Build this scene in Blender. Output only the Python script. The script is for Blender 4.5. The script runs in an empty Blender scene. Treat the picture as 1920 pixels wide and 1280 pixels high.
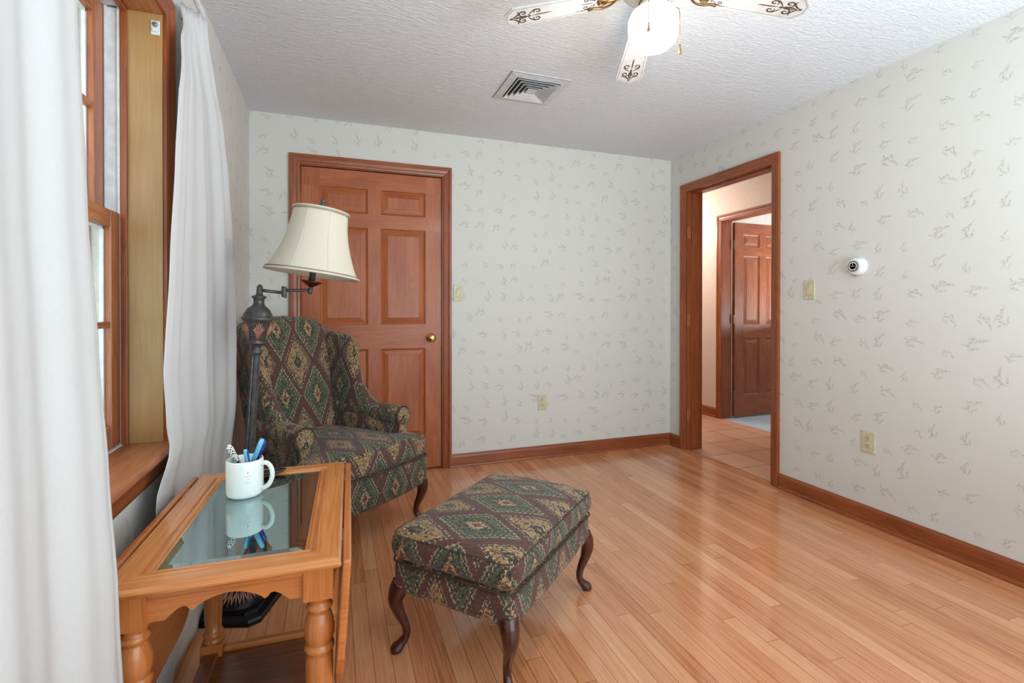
import bpy, bmesh, math, random
from mathutils import Vector, Matrix
from math import sin, cos, pi, radians, sqrt, atan2
random.seed(7)
SC = bpy.context.scene
COL = SC.collection

# ------------------------------------------------------------------ camera, world, light, exposure
F_PX, YAW, PITCH, ROLL, CY, CAM_H = 931.27, 19.62, -0.342, -0.036, 583.5, 1.1212
cam_d = bpy.data.cameras.new('camera'); cam = bpy.data.objects.new('camera', cam_d); COL.objects.link(cam)
cam_d.sensor_width = 36; cam_d.lens = F_PX / 1920 * 36
cam_d.shift_y = -(640 - CY) / 1920
cam_d.clip_start = 0.02
cam.location = (0, 0, CAM_H)
cam.rotation_euler = (radians(90 + PITCH), radians(ROLL), radians(-YAW))
SC.camera = cam
SC.view_settings.view_transform = 'Standard'
SC.view_settings.look = 'None'
SC.view_settings.gamma = 1
SC.view_settings.use_curve_mapping = False
SC.view_settings.exposure = -0.1

w = bpy.data.worlds.new('sky'); SC.world = w; w.use_nodes = True
bg = w.node_tree.nodes['Background']; bg.inputs[0].default_value = (0.86, 0.95, 1.0, 1); bg.inputs[1].default_value = 2.6

def area(name, loc, rot, sx, sy, power, col=(1, 1, 1)):
    d = bpy.data.lights.new(name, 'AREA'); d.shape = 'RECTANGLE'; d.size = sx; d.size_y = sy; d.energy = power; d.color = col
    o = bpy.data.objects.new(name, d); COL.objects.link(o); o.location = loc; o.rotation_euler = rot
    return o
def point(name, loc, power, col, r=0.05):
    d = bpy.data.lights.new(name, 'POINT'); d.energy = power; d.color = col; d.shadow_soft_size = r
    o = bpy.data.objects.new(name, d); COL.objects.link(o); o.location = loc
    return o
area('rear_fill', (1.3, -1.4, 0.95), (radians(88), 0, 0), 2.4, 1.5, 36, (0.74, 0.88, 1.0))  # added fill inside the room; the wall behind the camera has no window
area('upward_fill', (1.7, -0.6, 1.0), (radians(160), 0, 0), 1.6, 1.4, 92, (0.74, 0.88, 1.0))  # added fill facing up, brightens the ceiling from behind the camera
area('side_window_daylight', (-0.95, 1.15, 1.5), (0, radians(-90), 0), 1.3, 1.3, 3, (0.86, 0.94, 1.0))
point('hall_fill', (3.2, 4.75, 2.0), 38, (1.0, 0.92, 0.86), 0.12)  # added light without a fixture, lifts the hall walls and tiles
area('far_room_fill', (5.0, 3.1, 1.0), (0, radians(172), 0), 1.4, 1.4, 60, (1.0, 0.98, 0.96))  # added fill pointing up to brighten the far room's ceiling
FAN_C = (1.070, 1.504)
point('fan_lamp', (FAN_C[0], FAN_C[1], 1.97), 12.5, (1.0, 0.97, 0.92), 0.09)

# room numbers
XL, XR, YB, YF, H = -0.498, 2.62, 3.437, -1.6, 2.342

# ------------------------------------------------------------------ node helpers
class NT:
    def __init__(s, name):
        s.mat = bpy.data.materials.new(name); s.mat.use_nodes = True
        s.t = s.mat.node_tree; s.n = s.t.nodes; s.b = s.n['Principled BSDF']; s.out = s.n['Material Output']
    def new(s, typ, **kw):
        nd = s.n.new(typ)
        for k, v in kw.items(): setattr(nd, k, v)
        return nd
    def link(s, a, b): s.t.links.new(a, b)
    def setin(s, sock, v):
        if isinstance(v, bpy.types.NodeSocket): s.link(v, sock)
        elif isinstance(v, (tuple, list)) and len(v) == 3 and sock.type == 'RGBA': sock.default_value = (*v, 1)
        else: sock.default_value = v
    def m(s, op, a, b=None, c=None, clamp=False):
        nd = s.new('ShaderNodeMath', operation=op); nd.use_clamp = clamp
        for i, v in enumerate((a, b, c)):
            if v is not None: s.setin(nd.inputs[i], v)
        return nd.outputs[0]
    def vm(s, op, a, b=None):
        nd = s.new('ShaderNodeVectorMath', operation=op); s.setin(nd.inputs[0], a)
        if b is not None: s.setin(nd.inputs[1], b)
        return nd.outputs[0]
    def mix(s, fac, a, b, blend='MIX'):
        nd = s.new('ShaderNodeMix', data_type='RGBA', blend_type=blend)
        s.setin(nd.inputs[0], fac); s.setin(nd.inputs[6], a); s.setin(nd.inputs[7], b)
        return nd.outputs[2]
    def ramp(s, fac, stops, interp='LINEAR'):
        nd = s.new('ShaderNodeValToRGB'); cr = nd.color_ramp; cr.interpolation = interp
        while len(cr.elements) < len(stops): cr.elements.new(0.5)
        for e, (p, c) in zip(cr.elements, stops):
            e.position = p; e.color = (*c, 1) if len(c) == 3 else c
        s.setin(nd.inputs[0], fac); return nd.outputs[0]
    def noise(s, vec, scale, detail=3, rough=0.5, dist=0.0):
        nd = s.new('ShaderNodeTexNoise'); s.setin(nd.inputs['Vector'], vec)
        nd.inputs['Scale'].default_value = scale; nd.inputs['Detail'].default_value = detail
        nd.inputs['Roughness'].default_value = rough; nd.inputs['Distortion'].default_value = dist
        return nd.outputs[0]
    def mapping(s, vec, scale=(1, 1, 1), loc=(0, 0, 0), rot=(0, 0, 0)):
        nd = s.new('ShaderNodeMapping'); s.setin(nd.inputs[0], vec)
        s.setin(nd.inputs[1], loc); nd.inputs[2].default_value = rot; nd.inputs[3].default_value = scale
        return nd.outputs[0]
    def uv(s): return s.new('ShaderNodeTexCoord').outputs['UV']
    def objc(s): return s.new('ShaderNodeTexCoord').outputs['Object']
    def xyz(s, v):
        nd = s.new('ShaderNodeSeparateXYZ'); s.setin(nd.inputs[0], v); return nd.outputs
    def comb(s, x, y, z=0.0):
        nd = s.new('ShaderNodeCombineXYZ')
        for i, v in enumerate((x, y, z)): s.setin(nd.inputs[i], v)
        return nd.outputs[0]
    def bump(s, h, strength=0.2, dist=0.01):
        nd = s.new('ShaderNodeBump'); s.setin(nd.inputs['Height'], h)
        nd.inputs['Strength'].default_value = strength; nd.inputs['Distance'].default_value = dist
        s.link(nd.outputs[0], s.b.inputs['Normal'])
    def set(s, **kw):
        for k, v in kw.items(): s.setin(s.b.inputs[k.replace('_', ' ')], v)
        return s.mat
def lin(r, g, b):
    f = lambda c: (c / 255 / 12.92) if c / 255 <= 0.04045 else ((c / 255 + 0.055) / 1.055) ** 2.4
    return (f(r), f(g), f(b))
def plain(name, rgb, rough=0.5, metal=0.0, grain=0.06, scale=40, **kw):
    t = NT(name); nz = t.noise(t.objc(), scale, 3)
    c = lin(*rgb); lo = tuple(x * (1 - grain * 2) for x in c); hi = tuple(min(1, x * (1 + grain)) for x in c)
    t.set(Base_Color=t.ramp(nz, [(0.3, lo), (0.7, hi)]), Roughness=rough, Metallic=metal, **kw)
    return t.mat

def wood(name, dark, mid, light, rough=0.32, stretch=(1.3, 22), bumpy=0.05, coat=0.2, blot=0.25, ringw=0.22):
    """grain runs along U; UVs are in metres"""
    t = NT(name); uv = t.uv()
    rnd = t.new('ShaderNodeObjectInfo').outputs['Random']
    off = t.comb(t.m('MULTIPLY', rnd, 37.0), t.m('MULTIPLY', rnd, 11.0), 0.0)
    v = t.vm('ADD', uv, off)
    a = t.noise(t.mapping(v, (stretch[0], stretch[1], 1)), 1.6, 5, 0.6, 0.9)
    ring = t.m('SINE', t.m('MULTIPLY', a, 34.0))
    ring = t.m('MULTIPLY_ADD', ring, 0.5, 0.5)
    fine = t.noise(t.mapping(v, (6, 260, 1)), 1.0, 4, 0.65)
    big = t.noise(t.mapping(v, (1.5, 5, 1)), 1.5, 2)
    f = t.m('ADD', t.m('MULTIPLY', ring, ringw), t.m('MULTIPLY_ADD', fine, 0.45, 0.15 - ringw / 2))
    f = t.m('ADD', f, t.m('MULTIPLY', t.m('SUBTRACT', big, 0.25), blot * 2))
    col = t.ramp(f, [(0.12, lin(*dark)), (0.48, lin(*mid)), (0.85, lin(*light))])
    t.set(Base_Color=col, Roughness=rough, Coat_Weight=coat, Coat_Roughness=0.15)
    t.bump(fine, bumpy, 0.002)
    return t.mat

M = {}
M['door_wood'] = wood('stained_pine_door', (120, 54, 20), (162, 84, 40), (188, 112, 62), 0.45, blot=0.3, ringw=0.14, coat=0.06)
M['trim_wood'] = wood('stained_trim', (96, 44, 16), (142, 72, 34), (164, 92, 50), 0.40, coat=0.1)
M['hall_door_wood'] = wood('hall_door_wood', (96, 44, 22), (142, 76, 44), (172, 106, 68), 0.45, coat=0.05)
M['sash_wood'] = wood('sash_wood', (120, 62, 30), (166, 98, 60), (190, 126, 86), 0.38)
M['jamb_wood'] = wood('honey_jamb', (136, 88, 44), (166, 124, 72), (184, 148, 98), 0.45, stretch=(0.6, 20), blot=0.5, ringw=0.06)
M['oak'] = wood('golden_oak', (150, 80, 32), (190, 112, 54), (208, 134, 72), 0.28, stretch=(0.9, 30), coat=0.45, ringw=0.2)
M['oak_top'] = wood('golden_oak_top', (158, 90, 42), (198, 124, 66), (216, 148, 88), 0.25, stretch=(0.9, 30), coat=0.55, ringw=0.24)
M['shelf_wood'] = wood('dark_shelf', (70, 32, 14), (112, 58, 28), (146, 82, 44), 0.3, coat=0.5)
M['mahogany'] = wood('mahogany_leg', (30, 8, 4), (62, 20, 12), (88, 32, 20), 0.25, coat=0.5, ringw=0.1)
M['brass'] = plain('polished_brass', (222, 186, 110), 0.2, 1.0)
M['old_brass'] = plain('aged_brass', (150, 112, 64), 0.42, 1.0)
M['bronze'] = plain('dark_bronze', (84, 82, 80), 0.40, 0.45, 0.2, 60)
M['black_metal'] = plain('black_iron', (26, 24, 25), 0.33, 0.4, 0.2, 60)
M['copper'] = plain('copper_leaf', (182, 130, 108), 0.42, 0.3, 0.2, 90)
M['cup_red'] = plain('dark_red_cup', (74, 24, 20), 0.3, 0.3)
M['white_vinyl'] = plain('white_vinyl', (226, 229, 230), 0.4)
M['white_plastic'] = plain('white_plastic', (228, 228, 222), 0.35)
M['almond'] = plain('almond_plastic', (205, 196, 160), 0.4)
M['almond_dark'] = plain('almond_recess', (176, 166, 130), 0.5)
M['slot'] = plain('dark_slot', (64, 56, 48), 0.7)
M['grey_dial'] = plain('grey_dial', (132, 132, 128), 0.35, 0.4)
M['vent_white'] = plain('vent_white', (205, 206, 206), 0.5)
M['vent_dark'] = plain('vent_dark', (70, 72, 76), 0.8)
M['blade_white'] = plain('blade_white', (198, 196, 193), 0.35)
M['ink'] = plain('scroll_bronze', (84, 64, 48), 0.5, 0.2)
M['ink_soft'] = plain('pinstripe', (150, 146, 140), 0.5)
M['fan_body'] = plain('fan_body_white', (228, 224, 214), 0.35)
M['rod_white'] = plain('rod_white', (232, 232, 230), 0.35)
M['blue'] = plain('blue_plastic', (20, 84, 172), 0.25)
M['blue2'] = plain('deep_blue_plastic', (24, 52, 150), 0.25)
M['light_blue'] = plain('pale_blue_plastic', (110, 186, 214), 0.2)
M['gloss_black'] = plain('gloss_black', (22, 20, 20), 0.18)
M['mug'] = plain('mug_glaze', (230, 236, 230), 0.16, 0.0, 0.02, 8)
M['mug_print'] = plain('faded_print', (206, 206, 184), 0.3)
M['steel'] = plain('steel', (176, 176, 172), 0.3, 0.9)

def mat_wallpaper(name, base, inks, spacing=0.098, tone=None):
    t = NT(name); uv = t.uv()
    uvw = t.vm('ADD', uv, t.vm('MULTIPLY', t.vm('SUBTRACT', t.new('ShaderNodeTexNoise').outputs[1], (0.5, 0.5, 0.5)), (0, 0, 0)))
    total = None; tint = None
    vo = t.new('ShaderNodeTexVoronoi'); vo.voronoi_dimensions = '2D'; vo.feature = 'F1'
    vo.inputs['Scale'].default_value = 1 / spacing; vo.inputs['Randomness'].default_value = 0.55
    wob = t.new('ShaderNodeTexNoise'); wob.inputs['Scale'].default_value = 90; wob.inputs['Detail'].default_value = 3
    t.link(uv, wob.inputs['Vector'])
    wv = t.vm('MULTIPLY', t.vm('SUBTRACT', wob.outputs[1], (0.5, 0.5, 0.5)), (0.016, 0.016, 0))
    uvd = t.vm('ADD', uv, wv)
    t.link(uv, vo.inputs['Vector'])
    rel = t.vm('SUBTRACT', t.vm('MULTIPLY', uvd, (1 / spacing, 1 / spacing, 0)), vo.outputs['Position'])
    # Position output is in texture space / scale: convert
    rel = t.vm('SUBTRACT', uvd, vo.outputs['Position'])
    rel = t.vm('MULTIPLY', rel, (1 / spacing, 1 / spacing, 0))
    rc = t.xyz(vo.outputs['Color'])
    rot = t.new('ShaderNodeVectorRotate'); rot.rotation_type = 'Z_AXIS'
    t.link(rel, rot.inputs['Vector'])
    t.setin(rot.inputs['Angle'], t.m('MULTIPLY_ADD', rc[0], 2.6, -0.7))
    r = rot.outputs[0]
    size = t.m('MULTIPLY_ADD', rc[1], 0.70, 0.62)
    x, y, _ = t.xyz(t.vm('SCALE', r)) if False else t.xyz(r)
    x = t.m('DIVIDE', x, size); y = t.m('DIVIDE', y, size)
    # three slanted leaf strokes
    for (cx, cy, ang, a, b) in ((-0.16, 0.0, 0.35, 0.19, 0.040), (0.10, 0.05, -0.5, 0.16, 0.050), (0.08, -0.10, 0.15, 0.13, 0.036), (-0.04, 0.13, 0.6, 0.12, 0.036), (0.20, 0.10, 1.1, 0.08, 0.03)):
        dx = t.m('SUBTRACT', x, cx); dy = t.m('SUBTRACT', y, cy)
        xr = t.m('ADD', t.m('MULTIPLY', dx, cos(ang)), t.m('MULTIPLY', dy, sin(ang)))
        yr = t.m('SUBTRACT', t.m('MULTIPLY', dy, cos(ang)), t.m('MULTIPLY', dx, sin(ang)))
        yr = t.m('ADD', yr, t.m('MULTIPLY', t.m('MULTIPLY', xr, xr), 1.6))
        e = t.m('ADD', t.m('POWER', t.m('ABSOLUTE', t.m('DIVIDE', xr, a)), 2.0), t.m('POWER', t.m('ABSOLUTE', t.m('DIVIDE', yr, b)), 2.0))
        s = t.m('SUBTRACT', 1.25, e, clamp=True)
        total = s if total is None else t.m('MAXIMUM', total, s)
    brk = t.noise(t.mapping(uv, (1, 1, 1)), 160, 2)
    brk = t.m('MULTIPLY', t.m('SUBTRACT', brk, 0.36, clamp=True), 4.0, clamp=True)
    fac = t.m('MULTIPLY', t.m('MULTIPLY', total, brk), 0.58)
    ink = t.ramp(rc[2], [(0.0, lin(*inks[0])), (0.5, lin(*inks[1])), (1.0, lin(*inks[2]))], 'CONSTANT')
    mott = t.noise(uv, 12, 3)
    b0 = lin(*base); basec = t.ramp(mott, [(0.3, tuple(k * 0.985 for k in b0)), (0.7, b0)])
    t.set(Base_Color=t.mix(fac, basec, ink), Roughness=0.62)
    t.bump(t.noise(uv, 420, 2), 0.04, 0.001)
    return t.mat
M['wallpaper'] = mat_wallpaper('sprig_wallpaper', (214, 212, 204), [(136, 130, 124), (150, 150, 132), (158, 132, 126)], 0.128)
M['hall_paper'] = mat_wallpaper('hall_wallpaper', (214, 196, 182), [(186, 160, 146), (190, 166, 140), (180, 170, 150)], 0.06)

def mat_ceiling():
    t = NT('textured_ceiling'); o = t.objc()
    a = t.noise(t.mapping(o, (9, 26, 1), rot=(0, 0, 0.3)), 1.6, 3, 0.55, 1.6)
    b = t.noise(o, 90, 3)
    t.set(Base_Color=t.ramp(b, [(0.3, lin(212, 215, 218)), (0.7, lin(224, 227, 230))]), Roughness=0.8)
    t.bump(t.m('ADD', a, t.m('MULTIPLY', b, 0.05)), 0.30, 0.018)
    return t.mat
M['ceiling'] = mat_ceiling()

def mat_floor():
    t = NT('oak_strip_floor'); o = t.objc(); x, y, z = t.xyz(o)
    W_, L_ = 0.057, 1.05
    xi = t.m('DIVIDE', x, W_); row = t.m('FLOOR', xi); fx = t.m('FRACT', xi)
    wn = t.new('ShaderNodeTexWhiteNoise', noise_dimensions='1D'); t.link(row, wn.inputs['W'])
    yo = t.m('DIVIDE', t.m('ADD', y, t.m('MULTIPLY', wn.outputs[0], 7.0)), L_)
    yi = t.m('FLOOR', yo); fy = t.m('FRACT', yo)
    w2 = t.new('ShaderNodeTexWhiteNoise', noise_dimensions='2D'); t.link(t.comb(row, yi), w2.inputs['Vector'])
    rc = t.xyz(w2.outputs[1])
    gv = t.comb(t.m('MULTIPLY', x, 30.0), t.m('ADD', t.m('MULTIPLY', y, 1.5), t.m('MULTIPLY', rc[0], 50.0)), t.m('MULTIPLY', rc[1], 20.0))
    g = t.noise(gv, 1.0, 4, 0.6, 1.0)
    ring = t.m('MULTIPLY_ADD', t.m('SINE', t.m('MULTIPLY', g, 30.0)), 0.5, 0.5)
    fine = t.noise(t.comb(t.m('MULTIPLY', x, 420.0), t.m('MULTIPLY', y, 9.0), rc[2]), 1.0, 3, 0.6)
    f = t.m('ADD', t.m('ADD', t.m('MULTIPLY', ring, 0.2), t.m('MULTIPLY', fine, 0.35)), t.m('MULTIPLY', rc[1], 0.45))
    col = t.ramp(f, [(0.1, lin(164, 96, 58)), (0.38, lin(202, 134, 90)), (0.62, lin(214, 150, 106)), (0.92, lin(228, 172, 128))])
    ex = t.m('MINIMUM', fx, t.m('SUBTRACT', 1.0, fx)); ey = t.m('MULTIPLY', t.m('MINIMUM', fy, t.m('SUBTRACT', 1.0, fy)), L_ / W_)
    gap = t.m('LESS_THAN', t.m('MINIMUM', ex, ey), 0.018)
    t.set(Base_Color=t.mix(t.m('MULTIPLY', gap, 0.8), col, lin(120, 66, 36)), Roughness=t.m('MULTIPLY_ADD', fine, 0.08, 0.20), Coat_Weight=0.5, Coat_Roughness=0.1)
    t.bump(t.m('SUBTRACT', t.m('MULTIPLY', fine, 0.15), gap), 0.06, 0.002)
    return t.mat
M['floor'] = mat_floor()

def mat_tile():
    t = NT('terracotta_tile'); x, y, z = t.xyz(t.objc())
    s = 0.305
    fx = t.m('FRACT', t.m('DIVIDE', t.m('ADD', x, 0.1), s)); fy = t.m('FRACT', t.m('DIVIDE', y, s))
    w2 = t.new('ShaderNodeTexWhiteNoise', noise_dimensions='2D')
    t.link(t.comb(t.m('FLOOR', t.m('DIVIDE', t.m('ADD', x, 0.1), s)), t.m('FLOOR', t.m('DIVIDE', y, s))), w2.inputs['Vector'])
    n = t.noise(t.objc(), 9, 4)
    f = t.m('ADD', t.m('MULTIPLY', w2.outputs[0], 0.4), t.m('MULTIPLY', n, 0.6))
    col = t.ramp(f, [(0.2, lin(188, 132, 102)), (0.8, lin(214, 168, 138))])
    ex = t.m('MINIMUM', t.m('MINIMUM', fx, t.m('SUBTRACT', 1.0, fx)), t.m('MINIMUM', fy, t.m('SUBTRACT', 1.0, fy)))
    gap = t.m('LESS_THAN', ex, 0.014)
    t.set(Base_Color=t.mix(gap, col, lin(150, 104, 78)), Roughness=0.35)
    t.bump(t.m('SUBTRACT', 1.0, gap), 0.3, 0.003)
    return t.mat
M['tile'] = mat_tile()
M['carpet'] = plain('pale_blue_carpet', (176, 192, 204), 0.9, 0, 0.1, 120)
M['plaster'] = plain('plain_plaster', (224, 222, 214), 0.7, 0, 0.02, 20)

def mat_tapestry(name):
    t = NT(name); uv = t.uv()
    # woven steps
    st = 0.0035
    q = t.vm('SNAP', uv, (st, st, 1))
    nz = t.new('ShaderNodeTexNoise'); nz.inputs['Scale'].default_value = 30; t.link(q, nz.inputs['Vector'])
    q = t.vm('ADD', q, t.vm('MULTIPLY', t.vm('SUBTRACT', nz.outputs[1], (0.5, 0.5, 0.5)), (0.012, 0.012, 0)))
    u, v, _ = t.xyz(q)
    x = t.m('DIVIDE', u, 0.188); y = t.m('DIVIDE', v, 0.178)
    A = t.m('SUBTRACT', x, t.m('MULTIPLY', y, 0.5)); C = t.m('ADD', x, t.m('MULTIPLY', y, 0.5))
    ra = t.m('ROUND', A); rb = t.m('ROUND', C)
    da = t.m('ABSOLUTE', t.m('SUBTRACT', A, ra)); dc = t.m('ABSOLUTE', t.m('SUBTRACT', C, rb))
    d = t.m('MULTIPLY', t.m('MAXIMUM', da, dc), 2.0)
    par = t.m('FLOORED_MODULO', t.m('SUBTRACT', rb, ra), 2.0)
    par = t.m('GREATER_THAN', par, 0.5)
    sub = t.m('GREATER_THAN', t.m('FLOORED_MODULO', ra, 2.0), 0.5)
    # stepped, toothed outline
    tooth = t.m('PINGPONG', t.m('MULTIPLY', t.m('SUBTRACT', da, dc), 11.0), 0.5)
    d = t.m('ADD', d, t.m('MULTIPLY', t.m('SUBTRACT', tooth, 0.25), 0.16))
    d = t.m('MULTIPLY', d, t.m('MULTIPLY_ADD', t.m('MULTIPLY', par, sub), 0.22, 0.84))
    GR, GR2, TAN, TAN2, GOLD, MAR, BRN, DK = lin(74, 82, 62), lin(46, 52, 42), lin(180, 152, 112), lin(150, 124, 88), lin(150, 114, 72), lin(86, 52, 46), lin(108, 60, 44), lin(34, 30, 26)
    LINE = lin(164, 150, 116)
    g = t.ramp(d, [(0, BRN), (0.12, TAN), (0.20, BRN), (0.23, TAN2), (0.26, GR2), (0.34, GR), (0.58, LINE), (0.605, GR2), (0.66, GR), (0.71, LINE), (0.75, MAR)], 'CONSTANT')
    k = t.ramp(d, [(0, GOLD), (0.05, GR2), (0.20, TAN), (0.26, BRN), (0.29, TAN2), (0.42, GOLD), (0.52, TAN), (0.57, MAR), (0.61, GR2), (0.66, LINE), (0.69, MAR)], 'CONSTANT')
    col = t.mix(par, g, k)
    # small woven flecks
    vo = t.new('ShaderNodeTexVoronoi'); vo.voronoi_dimensions = '2D'; vo.inputs['Scale'].default_value = 170; vo.inputs['Randomness'].default_value = 0.8
    t.link(uv, vo.inputs['Vector'])
    rc = t.xyz(vo.outputs['Color'])
    fl = t.m('MULTIPLY', t.m('GREATER_THAN', rc[0], 0.80), t.m('LESS_THAN', vo.outputs['Distance'], 0.42))
    inner = t.m('MULTIPLY_ADD', t.m('LESS_THAN', d, 0.56), 0.60, 0.22)
    col = t.mix(t.m('MULTIPLY', fl, inner), col, t.ramp(rc[1], [(0, lin(150, 130, 96)), (0.45, lin(92, 104, 78)), (0.75, lin(128, 84, 70))], 'CONSTANT'))
    dk = t.m('MULTIPLY', t.m('LESS_THAN', rc[0], 0.26), t.m('MULTIPLY', inner, 0.9))
    col = t.mix(dk, col, DK)
    weave = t.m('ADD', t.m('SINE', t.m('MULTIPLY', t.xyz(uv)[0], 2400.0)), t.m('SINE', t.m('MULTIPLY', t.xyz(uv)[1], 2400.0)))
    t.set(Base_Color=col, Roughness=0.88, Sheen_Weight=0.15)
    t.bump(t.m('ADD', t.m('MULTIPLY', weave, 0.25), t.noise(uv, 260, 2)), 0.35, 0.002)
    return t.mat
M['tapestry'] = mat_tapestry('diamond_tapestry')
M['welt'] = plain('welt_cord', (74, 60, 46), 0.85, 0, 0.5, 260)

def mat_linen(name, rgb, transl):
    t = NT(name); uv = t.uv(); u, v, _ = t.xyz(uv)
    a = t.noise(t.mapping(uv, (900, 60, 1)), 1.0, 2); b = t.noise(t.mapping(uv, (60, 900, 1)), 1.0, 2)
    s = t.m('ADD', a, b); c = lin(*rgb)
    col = t.ramp(t.m('MULTIPLY', s, 0.5), [(0.3, tuple(k * 0.93 for k in c)), (0.65, c)])
    t.set(Base_Color=col, Roughness=0.85); t.bump(s, 0.12, 0.001)
    tr = t.new('ShaderNodeBsdfTranslucent'); t.link(col, tr.inputs[0])
    mx = t.new('ShaderNodeMixShader'); mx.inputs[0].default_value = transl
    t.link(t.b.outputs[0], mx.inputs[1]); t.link(tr.outputs[0], mx.inputs[2]); t.link(mx.outputs[0], t.out.inputs[0])
    return t.mat
M['linen'] = mat_linen('white_linen', (220, 219, 217), 0.18)
M['shade_cream'] = mat_linen('cream_shade', (236, 228, 208), 0.25)
M['shade_trim'] = plain('shade_trim', (150, 130, 104), 0.7)

def mat_glass(name, tint, rough=0.0, mixf=0.88, glossy=(1, 1, 1)):
    t = NT(name); tr = t.new('ShaderNodeBsdfTransparent'); tr.inputs[0].default_value = (*tint, 1)
    gl = t.new('ShaderNodeBsdfGlossy'); gl.inputs['Roughness'].default_value = rough; gl.inputs[0].default_value = (*glossy, 1)
    mx = t.new('ShaderNodeMixShader'); mx.inputs[0].default_value = 1 - mixf
    t.link(tr.outputs[0], mx.inputs[1]); t.link(gl.outputs[0], mx.inputs[2]); t.link(mx.outputs[0], t.out.inputs[0])
    return t.mat
M['window_glass'] = mat_glass('window_glass', (0.96, 0.99, 0.98), 0.0, 0.95)
M['smoked_glass'] = mat_glass('bevelled_tinted_glass', (0.35, 0.40, 0.40), 0.01, 0.45, (0.72, 0.90, 0.90))
def mat_globe():
    t = NT('lit_opal_glass'); t.set(Base_Color=(1, 0.97, 0.92), Roughness=0.2, Emission_Color=(1, 0.96, 0.9), Emission_Strength=2.2); return t.mat
M['globe'] = mat_globe()
def mat_netted():
    t = NT('netted_pen'); o = t.objc()
    v = t.new('ShaderNodeTexVoronoi'); v.feature = 'DISTANCE_TO_EDGE'; v.inputs['Scale'].default_value = 150; t.link(o, v.inputs['Vector'])
    t.set(Base_Color=t.mix(t.m('GREATER_THAN', v.outputs[0], 0.16), lin(226, 226, 214), lin(46, 48, 46)), Roughness=0.3); return t.mat
M['netted'] = mat_netted()
M['leafy'] = plain('foliage', (150, 190, 150), 0.8, 0, 0.4, 6)
M['lawn'] = plain('lawn', (130, 160, 100), 0.9, 0, 0.3, 3)
M['siding'] = plain('pale_siding', (214, 218, 220), 0.6)

# ------------------------------------------------------------------ geometry helpers
def tag(o, label=None, cat=None, group=None, kind=None):
    if label: o['label'] = label
    if cat: o['category'] = cat
    if group: o['group'] = group
    if kind: o['kind'] = kind
    return o
def empty(name, loc, rz=0.0, label=None, cat=None, group=None, kind=None):
    o = bpy.data.objects.new(name, None); COL.objects.link(o); o.empty_display_size = 0.05
    o.location = loc; o.rotation_euler = (0, 0, rz); tag(o, label, cat, group, kind); return o
def uv_metric(me, grain='z', off=(0, 0)):
    """planar UV in metres per face by dominant normal; grain axis -> U"""
    uvl = me.uv_layers.new(name='UVMap') if not me.uv_layers else me.uv_layers[0]
    gi = 'xyz'.index(grain)
    for p in me.polygons:
        n = p.normal; k = max(range(3), key=lambda i: abs(n[i]))
        ax = [i for i in range(3) if i != k]
        if gi in ax: a = gi; b = [i for i in ax if i != gi][0]
        else: a, b = ax
        for li in p.loop_indices:
            co = me.vertices[me.loops[li].vertex_index].co
            uvl.data[li].uv = (co[a] + off[0] + 0.37 * k, co[b] + off[1] + 0.21 * k)
def fabric_uv(me, off=(0, 0), up='z'):
    uvl = me.uv_layers.new(name='UVMap') if not me.uv_layers else me.uv_layers[0]
    for p in me.polygons:
        n = p.normal; k = max(range(3), key=lambda i: abs(n[i]) * (1.15 if i == 2 else 1))
        for li in p.loop_indices:
            c = me.vertices[me.loops[li].vertex_index].co
            if k == 2: uv = (c.x, c.y)
            elif k == 1: uv = (c.x, c.z)
            else: uv = (c.y, c.z)
            uvl.data[li].uv = (uv[0] + off[0], uv[1] + off[1])
def finish(name, bm, mat, parent=None, smooth=False, grain=None, fabric=None, bevel=0.0, bseg=2, sub=0, angle=40):
    bmesh.ops.recalc_face_normals(bm, faces=bm.faces)
    me = bpy.data.meshes.new(name); bm.to_mesh(me); bm.free()
    me.materials.append(mat)
    if grain: uv_metric(me, grain, (random.uniform(0, 3), random.uniform(0, 3)))
    elif fabric is not None: fabric_uv(me, fabric)
    elif not me.uv_layers: uv_metric(me, 'z')
    o = bpy.data.objects.new(name, me); COL.objects.link(o)
    if parent: o.parent = parent
    if smooth:
        for p in me.polygons: p.use_smooth = True
    if bevel > 0:
        m = o.modifiers.new('bevel', 'BEVEL'); m.width = bevel; m.segments = bseg; m.limit_method = 'ANGLE'; m.angle_limit = radians(angle)
        m.harden_normals = False
    if sub:
        m = o.modifiers.new('sub', 'SUBSURF'); m.levels = sub; m.render_levels = sub
    return o
def abox(bm, x0, x1, y0, y1, z0, z1):
    vs = [bm.verts.new(p) for p in ((x0, y0, z0), (x1, y0, z0), (x1, y1, z0), (x0, y1, z0), (x0, y0, z1), (x1, y0, z1), (x1, y1, z1), (x0, y1, z1))]
    for f in ((0, 3, 2, 1), (4, 5, 6, 7), (0, 1, 5, 4), (1, 2, 6, 5), (2, 3, 7, 6), (3, 0, 4, 7)): bm.faces.new([vs[i] for i in f])
    return vs
def box(name, b, mat, parent=None, bevel=0.0, grain=None, **kw):
    bm = bmesh.new(); abox(bm, *b)
    if grain is None:
        d = (b[1] - b[0], b[3] - b[2], b[5] - b[4]); grain = 'xyz'[max(range(3), key=lambda i: d[i])]
    return finish(name, bm, mat, parent, bevel=bevel, grain=grain, **kw)
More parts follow.
